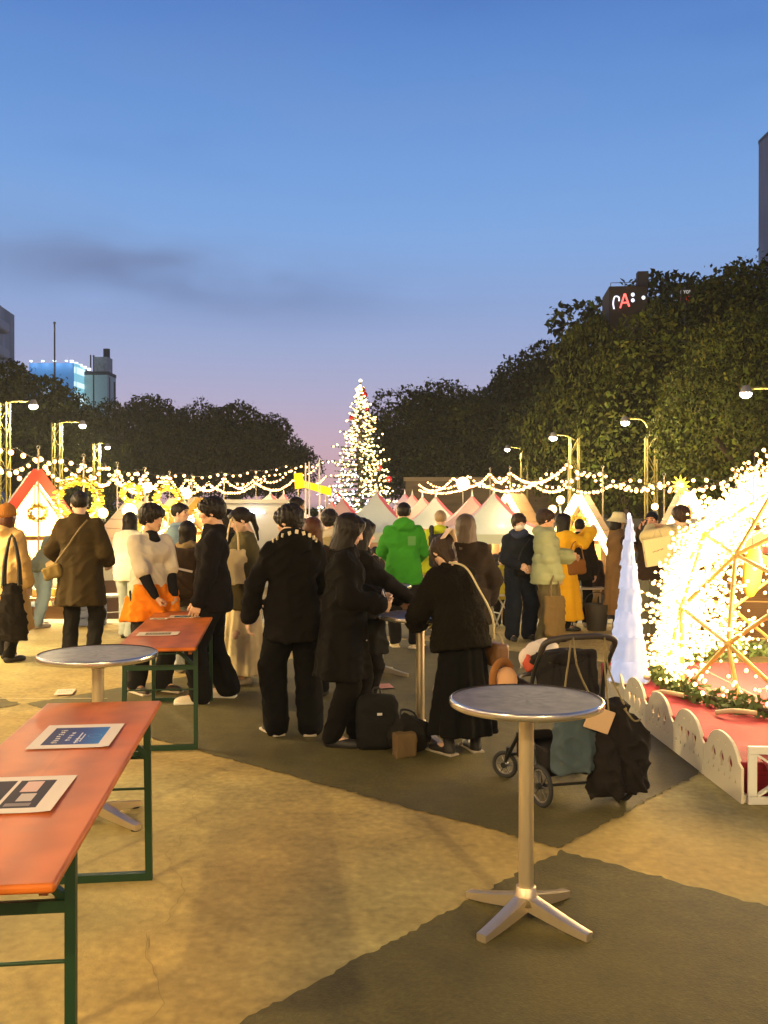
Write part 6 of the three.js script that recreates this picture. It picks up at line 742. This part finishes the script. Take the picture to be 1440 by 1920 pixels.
// ---------------------------------------------------------------- red stage with white fretwork edging
const SH = 0.22;
{
  const red = M([0.44, 0.013, 0.034], 0.85, 0, { map: again(TX.grain, 0.8), bumpMap: again(TX.cloth, 2), bumpScale: 0.003 }), t = thing('red_stage', 'low stage covered in red carpet under the dome of lights', 'stage', [4.05, 0, -7.15]);
  part('carpet', rbox(4.0, SH, 3.46, 0.012).translate(0, SH / 2 + 0.001, 0), red, t); part('carpet_seam', box(0.012, 0.004, 3.3, -1.15, SH + 0.002, 0), M([0.62, 0.14, 0.12], 0.8), t); part('carpet_flap', box(0.5, 0.012, 0.35), red, t, [-1.62, SH - 0.02, 1.86], [0.35, 0, 0]);
  const white = M([0.74, 0.68, 0.52], 0.5), suits = ['heart', 'spade', 'heart', 'diamond', 'club'];
  const hole = (kind, x, y, s) => { const p = new THREE.Path(); if (kind === 'diamond') { p.moveTo(x, y + s * 1.5); p.lineTo(x + s * 0.8, y); p.lineTo(x, y - s * 1.5); p.lineTo(x - s * 0.8, y); p.closePath(); } else if (kind === 'heart') { p.moveTo(x, y - s * 1.4); p.lineTo(x + s, y + s * 0.4); p.quadraticCurveTo(x + s * 0.9, y + s * 1.2, x, y + s * 0.6); p.quadraticCurveTo(x - s * 0.9, y + s * 1.2, x - s, y + s * 0.4); p.closePath(); } else { p.moveTo(x, y + s * 1.3); p.quadraticCurveTo(x + s * 1.5, y, x + s * 0.3, y - s * 0.5); p.lineTo(x + s * 0.5, y - s * 1.2); p.lineTo(x - s * 0.5, y - s * 1.2); p.lineTo(x - s * 0.3, y - s * 0.5); p.quadraticCurveTo(x - s * 1.5, y, x, y + s * 1.3); } return p; };
  const tri = (x, y, s, up = 1) => { const p = new THREE.Path(); p.moveTo(x - s, y - up * s); p.lineTo(x + s, y - up * s); p.lineTo(x, y + up * s); p.closePath(); return p; };
  const n = 5, A = V(2.045, 0, -5.36), B = V(1.955, 0, -8.30), nthp = ['nearest', 'second', 'third', 'fourth', 'farthest'];
  for (let i = 0; i < n; i++) {
    const a = A.clone().lerp(B, i / n), b = A.clone().lerp(B, (i + 1) / n), L = a.distanceTo(b) - 0.012, kind = suits[(i + 4) % 5], s = new THREE.Shape(); s.moveTo(0, 0); s.lineTo(L, 0); s.lineTo(L, 0.20); s.lineTo(L * 0.92, 0.22); s.quadraticCurveTo(L * 0.80, 0.345, L * 0.5, 0.345); s.quadraticCurveTo(L * 0.20, 0.345, L * 0.08, 0.22); s.lineTo(0, 0.20); s.closePath();
    for (let k = 0; k < 3; k++) s.holes.push(hole(kind, L * (0.28 + k * 0.22), 0.185, 0.040)); for (let k = 0; k < 2; k++) s.holes.push(hole('diamond', L * (0.40 + k * 0.20), 0.285, 0.011)); for (let k = 0; k < 6; k++) s.holes.push(tri(L * (0.14 + k * 0.145), 0.105, 0.014));
    const f = thing('fretwork_panel', nthp[i] + ' white fretwork panel edging the side of the red stage', 'edging panel', a.toArray(), 0, 'white fretwork panels round the stage'); f.rotation.y = Math.atan2(-(b.z - a.z), b.x - a.x);
    part('panel', new THREE.ExtrudeGeometry(s, { depth: 0.012, bevelEnabled: true, bevelSize: 0.002, bevelThickness: 0.002, bevelSegments: 1, curveSegments: 10 }), white, f); part('base_board', rbox(L, 0.05, 0.022, 0.004).translate(L / 2, 0.027, 0.026), white, f); part('arch_moulding', tube([[L * 0.09, 0.232, 0.017], [L * 0.24, 0.305, 0.017], [L * 0.5, 0.333, 0.017], [L * 0.76, 0.305, 0.017], [L * 0.91, 0.232, 0.017]], 0.006, 18, 6), white, f);
  }
  const fr = thing('crossed_fence', 'white crossed lattice panel at the front corner of the red stage', 'edging panel', [2.07, 0, -5.33], 0), wp = M([0.74, 0.74, 0.68], 0.5), w = 0.86, h = 0.335; for (const y of [0.028, h - 0.02]) part('rail', rbox(w, 0.045, 0.02, 0.004).translate(w / 2, y, 0), wp, fr); for (const x of [0.025, w / 2, w - 0.025]) part('stile', rbox(0.05, h - 0.096, 0.02, 0.004).translate(x, h / 2 + 0.004, 0), wp, fr); for (const x of [0.05, w / 2 + 0.025]) { part('slat', beam(V(x, 0.055, 0.002), V(x + w / 2 - 0.075, h - 0.045, 0.002), 0.036, 0.012), wp, fr); part('slat', beam(V(x, h - 0.045, -0.012), V(x + w / 2 - 0.075, 0.055, -0.012), 0.036, 0.012), wp, fr); }
  const fr2 = fr.clone(); fr2.name = numbered('crossed_fence'); fr2.position.x += 0.88; scene.add(fr2); tag(fr2, 'white crossed lattice panel continuing out of the right edge', 'edging panel');
}
// ---------------------------------------------------------------- dome of fairy lights
{
  const C = V(4.0, 0.5, -7.6), R = 1.67, t = thing('light_dome', 'geodesic dome of gold rods thickly hung with warm fairy lights', 'light dome', [C.x, SH, C.z]), gold = M([0.62, 0.42, 0.13], 0.4, 0.35), oy = C.y - SH;
  const ico = new THREE.IcosahedronGeometry(1, 2).attributes.position, key = (v) => v.toArray().map((q) => Math.round(q * 1e3)).join(), vs = new Map(), es = new Map(); const rot = new THREE.Euler(0.35, 0.4, 0.1), vv = (i) => V().fromBufferAttribute(ico, i).normalize().applyEuler(rot);
  for (let i = 0; i < ico.count; i += 3) for (const [a, b] of [[0, 1], [1, 2], [2, 0]]) { const p = vv(i + a), q = vv(i + b), k = [key(p), key(q)].sort().join('|'); if (!es.has(k)) es.set(k, [p, q]); }
  const place = (p) => { const q = p.clone().multiplyScalar(R).add(V(0, oy, 0)); if (q.y < 0.25) { const s = Math.hypot(q.x, q.z) || 1; q.x *= 1.68 / s; q.z *= 1.68 / s; q.y = 0.02; } return q; };
  const rods = [...es.values()].filter(([p, q]) => p.y > -0.40 && q.y > -0.40).map(([p, q]) => [place(p), place(q)]).filter(([a, b]) => a.distanceTo(b) > 0.12 && !(a.y < 0.05 && b.y < 0.05));
  reseed(99); const bulbs = [], limb = V(-0.86, 0, -0.52).normalize(), dense = (p) => { const d = V(p.x, 0, p.z).normalize(), hgt = (p.y - oy) / R; return smooth(0.66, 0.90, d.dot(limb) * Math.sqrt(Math.max(0, 1 - Math.max(0, hgt) ** 2)) + Math.max(0, hgt - 0.55) * 1.5); };
  const hub = new THREE.SphereGeometry(0.032, 8, 6), hubs = new Set(); for (const [a, b] of rods) { part('rod', bar(a, b, 0.016, 8), gold, t); for (const p of [a, b]) { const k = key(p); if (!hubs.has(k)) { hubs.add(k); part('joint', hub, gold, t, p.toArray()); } } }
  const twig = [];
  for (const [a, b] of rods) { const mid = a.clone().lerp(b, 0.5), D = dense(mid), n = Math.round(lerp(6, 16, D)); for (let j = 0; j < n; j++) { const p = a.clone().lerp(b, (j + rnd()) / n), out = p.clone().sub(V(0, oy, 0)).normalize(); p.addScaledVector(out, rr(-0.05, 0.05)).add(V(rr(-0.05, 0.05), rr(-0.05, 0.05), rr(-0.05, 0.05))); bulbs.push(p); } if (D < 0.8 && rnd() < 0.75) { const p = a.clone().lerp(b, rr(0.2, 0.8)), o = V(rr(-1, 1), rr(-0.6, 0.8), rr(-1, 1)).normalize(), e = p.clone().addScaledVector(o, rr(0.18, 0.34)); twig.push(bar(p, e, 0.005, 5, 0.003)); for (let j = 1; j < 6; j++) bulbs.push(p.clone().lerp(e, j / 5).add(V(rr(-0.03, 0.03), rr(-0.03, 0.03), rr(-0.03, 0.03)))); } }
  for (let i = 0; i < 80000 && bulbs.length < 5200; i++) { const d = V(rr(-1, 1), rr(-0.25, 1), rr(-1, 1)); if (d.lengthSq() > 1) continue; d.normalize(); const p = d.clone().multiplyScalar(R).add(V(0, oy, 0)); if (p.y < 0.1 || rnd() > dense(p)) continue; p.addScaledVector(d, rr(-0.15, 0.05) + (rnd() < 0.10 ? rr(0, 0.12) : 0)); bulbs.push(p); }
  for (let i = 0; i < 4000 && twig.length < 420; i++) { const d = V(rr(-1, 1), rr(-0.2, 1), rr(-1, 1)); if (d.lengthSq() > 1) continue; d.normalize(); const p = d.clone().multiplyScalar(R).add(V(0, oy, 0)); if (p.y < 0.1 || dense(p) < 0.25) continue; const e = p.clone().addScaledVector(d, rr(0.06, 0.20)).add(V(rr(-0.06, 0.06), rr(-0.06, 0.06), rr(-0.06, 0.06))); twig.push(bar(p, e, 0.004, 4, 0.003)); for (let j = 1; j <= 4; j++) bulbs.push(p.clone().lerp(e, j / 4)); }
  stuffPart(part('twigs', merge(twig), M([0.45, 0.30, 0.10], 0.6), t));
  const eye = V(0, EYE, 0).sub(V(C.x, SH, C.z)); bulbs.sort((a, b) => a.distanceTo(eye) - b.distanceTo(eye)); bulbs.slice(0, 280).forEach((p) => part('fairy_bulb', SPHLO, MAT.fairy, t, p.toArray(), null, rr(0.010, 0.016)));
  const rest = bulbs.slice(280), m = new THREE.InstancedMesh(SPHLO, MAT.fairy, rest.length), q = new THREE.Matrix4(); rest.forEach((p, i) => { const s = rr(0.010, 0.019); m.setMatrixAt(i, q.makeScale(s, s, s).setPosition(p)); }); m.name = 'fairy_lights'; stuffPart(m); t.add(m);
  for (const [az, y, k] of [[195, 0.7, 11], [165, 1.1, 11], [215, 1.2, 10], [140, 0.9, 6], [100, 1.3, 5], [60, 1.0, 4], [250, 1.3, 7], [180, 1.6, 9], [0, 1.7, 6], [90, 1.7, 5], [20, 0.9, 4]]) { const a = az * Math.PI / 180, r = Math.sqrt(Math.max(0.04, R * R - (y - oy) ** 2)) * 0.72; lamp(Math.cos(a) * r, y, Math.sin(a) * r * 1, [1, 0.70, 0.32], k, t, 8); }
  // green garland with lights round the foot
  const gt = thing('garland', 'green leafy garland with small lights round the foot of the dome', 'garland', [C.x, SH, C.z]), green = M([0.075, 0.12, 0.030], 0.6, 0, { side: THREE.DoubleSide }); const ring = leafRing(3200, 1.70, 0.085, 41, 0.055).rotateX(Math.PI / 2).translate(0, 0.06, 0), p = ring.attributes.position; for (let i = 0; i < p.count; i++) p.setY(i, Math.max(0.004, p.getY(i))); stuffPart(part('leaves', ring, green, gt)); part('stem', new THREE.TorusGeometry(1.70, 0.02, 6, 64).rotateX(Math.PI / 2), barkMat, gt, [0, 0.06, 0]);
  for (let i = 0; i < 64; i++) { const a = i / 64 * 6.283 + rr(-0.04, 0.04), r = 1.70 + rr(-0.08, 0.08); part('fairy_bulb', SPHLO, MAT.warmSpark, gt, [Math.cos(a) * r, rr(0.06, 0.16), Math.sin(a) * r], null, 0.018); }
  for (let i = 0; i < 5; i++) { const a = (120 + i * 22) * Math.PI / 180; part('curled_leaf', tube([[Math.cos(a) * 1.80, 0.05, Math.sin(a) * 1.80], [Math.cos(a + 0.06) * 1.90, 0.06, Math.sin(a + 0.06) * 1.90], [Math.cos(a + 0.13) * 1.92, 0.025, Math.sin(a + 0.13) * 1.92]], 0.018, 8, 6), M([0.5, 0.38, 0.24], 0.7), gt); }
  { const pp = far(1411, 1070, 7.2), o = thing('oval_ornament', 'orange oval ornament hanging inside the dome of lights', 'ornament', pp, 0.4); part('oval', SPH, M([0.72, 0.30, 0.02], 0.6), o, null, [0, 0, -0.12], [0.10, 0.21, 0.03]); part('cord', bar(V(0, 0.2, 0), V(0.02, 0.95, 0), 0.004, 5), MAT.cable, o); }
}
hut([5.6, 0, -12.6], -0.15, { w: 3.0, eave: 1.45, apex: 1.78, dep: 1.4, roof: [0.28, 0.15, 0.06], trim: [0.42, 0.24, 0.07], label: 'brown boarded hut giving the brown backdrop seen through the rods of the dome', power: 10 });  // hut chosen to give the brown backdrop behind the dome
// ---------------------------------------------------------------- white cone of light
{
  const t = thing('cone_lamp', 'tall glowing bluish white cone of gathered gauze on the stage corner', 'cone lamp', [2.075, SH, -7.95]), H = 1.40; reseed(8);
  const tiers = 7; for (let i = 0; i < tiers; i++) { const y0 = H * (i / tiers) ** 1.0, y1 = H * ((i + 1) / tiers), r = (y) => 0.145 * (1 - y / H) ** 0.92 + 0.012, seg = 40, pos = [], idx = [], uv = []; for (let j = 0; j <= 6; j++) for (let k = 0; k <= seg; k++) { const u = j / 6, a = k / seg * 6.2832, y = lerp(y0 - 0.015, y1, u), rad = r(y) * (1 + 0.055 * (1 - u) ** 2) + 0.006 * Math.sin(a * 9 + i * 2) * (1 - u) + 0.020 * nz(Math.cos(a) * 2.4 + i * 3, y * 22, Math.sin(a) * 2.4); pos.push(Math.cos(a) * rad + 0.008 * Math.sin(i * 2.3), Math.max(0.003, y), Math.sin(a) * rad); uv.push(a * 0.16, y); if (j && k) { const b = j * (seg + 1) + k, c = b - seg - 1; idx.push(c - 1, b - 1, c, c, b - 1, b); } }
    const g = new THREE.BufferGeometry(); g.setAttribute('position', new THREE.Float32BufferAttribute(pos, 3)); g.setAttribute('uv', new THREE.Float32BufferAttribute(uv, 2)); g.setIndex(idx); g.computeVertexNormals(); part('gauze_tier_lamp', g, i % 2 ? glow([0.66, 0.72, 1.0], 0.56, [0.16, 0.18, 0.24]) : glow([0.68, 0.73, 1.0], 0.64, [0.16, 0.18, 0.24]), t); }
  part('tip', SPH, glow([0.6, 0.6, 1], 1.4), t, [0, H, 0], null, [0.016, 0.03, 0.016]); part('base_ring', lathe([[0.001, 0], [0.17, 0], [0.17, 0.012], [0.001, 0.016]], 28), MAT.whitePaint, t); lamp(0, 0.30, 0, [0.72, 0.78, 1], 1.6, t, 4); lamp(0, 0.71, 0, [0.72, 0.78, 1], 1.6, t, 3); lamp(0, 1.1, 0, [0.72, 0.78, 1], 0.8, t, 1);
}
// ---------------------------------------------------------------- pram with bags hung on its handle
{
  const t = thing('pram', 'black pram hung with bags, standing beside the red stage', 'pram', [1.06, 0, -5.64], 0.25), blk = MAT.blackMetal, fab = cloth([0.022, 0.019, 0.018]), pad = M([0.035, 0.026, 0.022], 0.6);
  const wheel = (x, z, r, turn, spokes) => { const w = part('wheel', new THREE.TorusGeometry(r - 0.012, 0.014, 8, 28), MAT.rubber, t, [x, r, z], [0, Math.PI / 2 + turn, 0]); part('hub', new THREE.CylinderGeometry(0.018, 0.018, 0.05, 12).rotateX(Math.PI / 2), blk, w); part('rim', new THREE.TorusGeometry(r - 0.028, 0.006, 6, 24), M([0.25, 0.22, 0.18], 0.4, 0.6), w); for (let i = 0; i < spokes; i++) part('spoke', bar(V(0, 0, 0), V(Math.cos(i * 6.283 / spokes) * (r - 0.02), Math.sin(i * 6.283 / spokes) * (r - 0.02), 0), 0.005, 5), M([0.12, 0.11, 0.10], 0.4, 0.4), w); };
  wheel(0.25, 0.28, 0.118, 0.15, 8); wheel(-0.25, 0.28, 0.118, 0.15, 8); wheel(-0.235, -0.30, 0.085, 0.75, 6); wheel(0.235, -0.30, 0.085, 0.75, 6);
  for (const s of [-1, 1]) { part('frame_tube', tube([[s * 0.245, 0.12, 0.28], [s * 0.235, 0.40, 0.10], [s * 0.23, 0.70, 0.12], [s * 0.225, 0.88, 0.24]], 0.013, 20, 8), blk, t); part('frame_tube', tube([[s * 0.235, 0.46, 0.08], [s * 0.225, 0.30, -0.12], [s * 0.225, 0.12, -0.30]], 0.012, 16, 8), blk, t); part('fork', bar(V(s * 0.235, 0.085, -0.30), V(s * 0.225, 0.20, -0.27), 0.012), blk, t); }
  part('axle', bar(V(-0.25, 0.118, 0.28), V(0.25, 0.118, 0.28), 0.009), blk, t); part('cross_tube', bar(V(-0.225, 0.16, -0.25), V(0.225, 0.16, -0.25), 0.010), blk, t);
  part('handle', tube([[-0.225, 0.86, 0.22], [-0.215, 0.925, 0.27], [-0.12, 0.955, 0.30], [0, 0.960, 0.31], [0.12, 0.955, 0.30], [0.215, 0.925, 0.27], [0.225, 0.86, 0.22]], 0.018, 40, 10), pad, t);
  part('seat_back', surface([P.box(V(0, 0.66, 0.10), [0.20, 0.19, 0.018], new THREE.Quaternion().setFromEuler(new THREE.Euler(-0.12, 0, 0)), 0.015)], 0.012, { disp: folds(0.6, 4) }), fab, t); part('seat', surface([P.box(V(0, 0.47, -0.08), [0.19, 0.03, 0.17], null, 0.02), P.box(V(-0.19, 0.55, -0.06), [0.02, 0.10, 0.17], null, 0.015), P.box(V(0.19, 0.55, -0.06), [0.02, 0.10, 0.17], null, 0.015)], 0.012, { disp: folds(0.5, 9) }), fab, t);
  part('basket', surface([P.box(V(0, 0.24, 0.02), [0.20, 0.085, 0.24], null, 0.03)], 0.012, { disp: folds(1, 2), cuts: [P.box(V(0, 0.33, 0.02), [0.18, 0.10, 0.22], null, 0.02)] }), fab, t); part('front_bar', tube([[-0.21, 0.62, -0.15], [-0.12, 0.64, -0.30], [0.12, 0.64, -0.30], [0.21, 0.62, -0.15]], 0.014, 16, 8), pad, t); part('folded_hood', surface([P.ell(V(0, 0.80, 0.03), [0.205, 0.05, 0.09]), P.ell(V(0, 0.77, -0.02), [0.20, 0.045, 0.08])], 0.012, { disp: folds(0.8, 12) }), fab, t);
  const at = (x, y, z) => t.localToWorld(V(x, y, z)); t.updateMatrixWorld(true);
  const bag = (name, label, cat, pr, c, opt = {}, straps = []) => { const o = thing(name, label, cat, [1.06, 0, -5.64], 0.25); part('body', surface(pr, 0.011, { disp: folds(opt.amp ?? 1.2, opt.sd ?? 3), cuts: opt.cuts || [] }), cloth(c, opt.more), o); for (const s of straps) part('strap', tube(s, 0.0055, 20, 6), M(opt.strap || c, 0.7), o); return o; };
  bag('shopping_bag', 'blue grey shopping bag hanging on the pram behind the near table', 'bag', [P.cone(V(-0.06, 0.60, 0.33), V(-0.05, 0.20, 0.33), [0.125, 0.06], [0.155, 0.085], V(1, 0, 0), 0.02, [5, 0.004, 0.010])], [0.060, 0.085, 0.10], { sd: 7, cuts: [P.cone(V(-0.06, 0.70, 0.33), V(-0.06, 0.52, 0.33), [0.112, 0.05], [0.10, 0.04])], strap: [0.16, 0.12, 0.05] }, [[[-0.15, 0.60, 0.36], [-0.11, 0.80, 0.335], [-0.075, 0.965, 0.325], [-0.06, 0.80, 0.35], [0.03, 0.60, 0.36]]]);
  bag('draped_coat', 'black coat and bag draped over the right side of the pram', 'coat', [P.cone(V(0.17, 0.58, 0.33), V(0.22, 0.08, 0.34), [0.08, 0.06], [0.165, 0.10], V(1, 0, 0), 0.03, [6, 0.01, 0.03]), P.ell(V(0.24, 0.33, 0.33), [0.17, 0.17, 0.09]), P.cap(V(0.10, 0.50, 0.36), V(0.09, 0.14, 0.38), 0.05, 0.06)], [0.016, 0.013, 0.012], { sd: 17, amp: 2.4, strap: [0.20, 0.15, 0.06] }, [[[0.12, 0.55, 0.38], [0.115, 0.78, 0.345], [0.12, 0.965, 0.325], [0.135, 0.78, 0.35], [0.22, 0.55, 0.40]], [[0.20, 0.56, 0.41], [0.26, 0.49, 0.42], [0.31, 0.49, 0.40]]]);
  { const o = thing('paper_tag', 'cream paper folder sticking out of the bag on the pram', 'folder', at(0.04, 0.51, 0.425).toArray(), 0.25); part('sheet', rbox(0.16, 0.13, 0.012, 0.004), M([0.62, 0.42, 0.24], 0.7), o, null, [0.1, 0, -0.35]); }
  { const o = thing('plush_toy', 'round peach plush at the left front of the pram', 'toy', at(-0.32, 0.66, -0.06).toArray(), 0.25); part('head', SPH, cloth([0.68, 0.38, 0.20]), o, null, null, [0.07, 0.08, 0.06]); part('brim', new THREE.TorusGeometry(0.085, 0.022, 8, 24), cloth([0.30, 0.13, 0.04]), o, [-0.02, 0.015, -0.03], [0.1, 0.5, 0], [1, 1.15, 1]); }
  { const o = thing('baby_blanket', 'red and white patterned blanket bunched in the pram seat', 'blanket', [1.06, 0, -5.64], 0.25); part('cloth', surface([P.ell(V(-0.12, 0.78, -0.12), [0.09, 0.07, 0.09]), P.ell(V(-0.05, 0.82, -0.14), [0.10, 0.05, 0.08])], 0.011, { disp: folds(2, 31) }), cloth([0.70, 0.60, 0.50]), o); part('red_patch', surface([P.ell(V(-0.155, 0.755, -0.06), [0.06, 0.055, 0.06])], 0.011, { disp: folds(1.5, 8) }), cloth([0.55, 0.10, 0.06]), o); }
}
// ---------------------------------------------------------------- chairs and small things beyond the edge
{
  const white = M([0.55, 0.55, 0.52], 0.4, 0.2), seatM = M([0.50, 0.52, 0.50], 0.6); const proto = thing('folding_chair', 'x', 'chair'); for (const s of [-1, 1]) { part('leg', bar(V(s * 0.2, 0, 0.18), V(s * 0.2, 0.45, -0.16), 0.012, 6), white, proto); part('leg', bar(V(s * 0.2, 0, -0.2), V(s * 0.2, 0.85, 0.2), 0.012, 6), white, proto); } part('seat', rbox(0.4, 0.03, 0.38, 0.01), seatM, proto, [0, 0.45, 0]); part('backrest', rbox(0.4, 0.18, 0.02, 0.01), seatM, proto, [0, 0.76, 0.17], [0.3, 0, 0]); part('cross_bar', bar(V(-0.2, 0.2, -0.1), V(0.2, 0.2, -0.1), 0.01, 6), white, proto);
  const spots = [[204, 13.2, 0.4, 'white folding chair behind the person in the white jacket'], [936, 13.4, 2.0, 'white folding chair by the child in the yellow top'], [900, 13.1, -1.1, 'white folding chair behind the woman in the black fur jacket']]; spots.forEach(([px, d, yaw, label], i) => { const c = i ? proto.clone() : proto; if (i) { c.name = numbered('folding_chair'); scene.add(c); } c.position.set(xAt(px, d), 0, -d); c.rotation.y = yaw; tag(c, label, 'chair', 'white folding chairs'); });
  { const d = 13.3, o = thing('low_table', 'thin topped low table between the yellow coat and the child in the white hat', 'table', [xAt(1098, d), 0, -d]); part('top', rbox(0.5, 0.02, 0.4, 0.008), M([0.5, 0.44, 0.34], 0.4), o, [0, 0.55, 0]); for (const [a, b] of [[-1, -1], [1, -1], [1, 1], [-1, 1]]) part('leg', bar(V(a * 0.22, 0, b * 0.17), V(a * 0.22, 0.545, b * 0.17), 0.012, 6), MAT.blackMetal, o); }
  { const o = thing('bucket', 'black bucket on the ground by the child in the white hat', 'bucket', [xAt(1119, 12.9), 0, -12.9]); part('pail', lathe([[0.001, 0.004], [0.13, 0.004], [0.17, 0.36], [0.178, 0.365], [0.165, 0.36], [0.125, 0.02], [0.001, 0.02]], 20), M([0.05, 0.045, 0.04], 0.6), o); part('handle', new THREE.TorusGeometry(0.165, 0.006, 5, 20, Math.PI), MAT.blackMetal, o, [0, 0.36, 0]); }
  { const d = 13.5, o = thing('blue_crate', 'slate blue crate on the ground by the legs of the tall man', 'crate', [xAt(166, d), 0, -d], 0.2); for (let i = 0; i < 3; i++) part('slat', box(0.46, 0.10, 0.015), M([0.10, 0.12, 0.20], 0.6), o, [0, 0.06 + i * 0.115, 0.18]); for (const s of [-1, 1]) part('side', box(0.015, 0.34, 0.36), M([0.10, 0.12, 0.20], 0.6), o, [s * 0.23, 0.18, 0]); part('back', box(0.44, 0.34, 0.015), M([0.10, 0.12, 0.20], 0.6), o, [0, 0.18, -0.17]); part('base', box(0.44, 0.015, 0.34), M([0.10, 0.12, 0.20], 0.6), o, [0, 0.012, 0]); }
}
renderer.render(scene, camera);
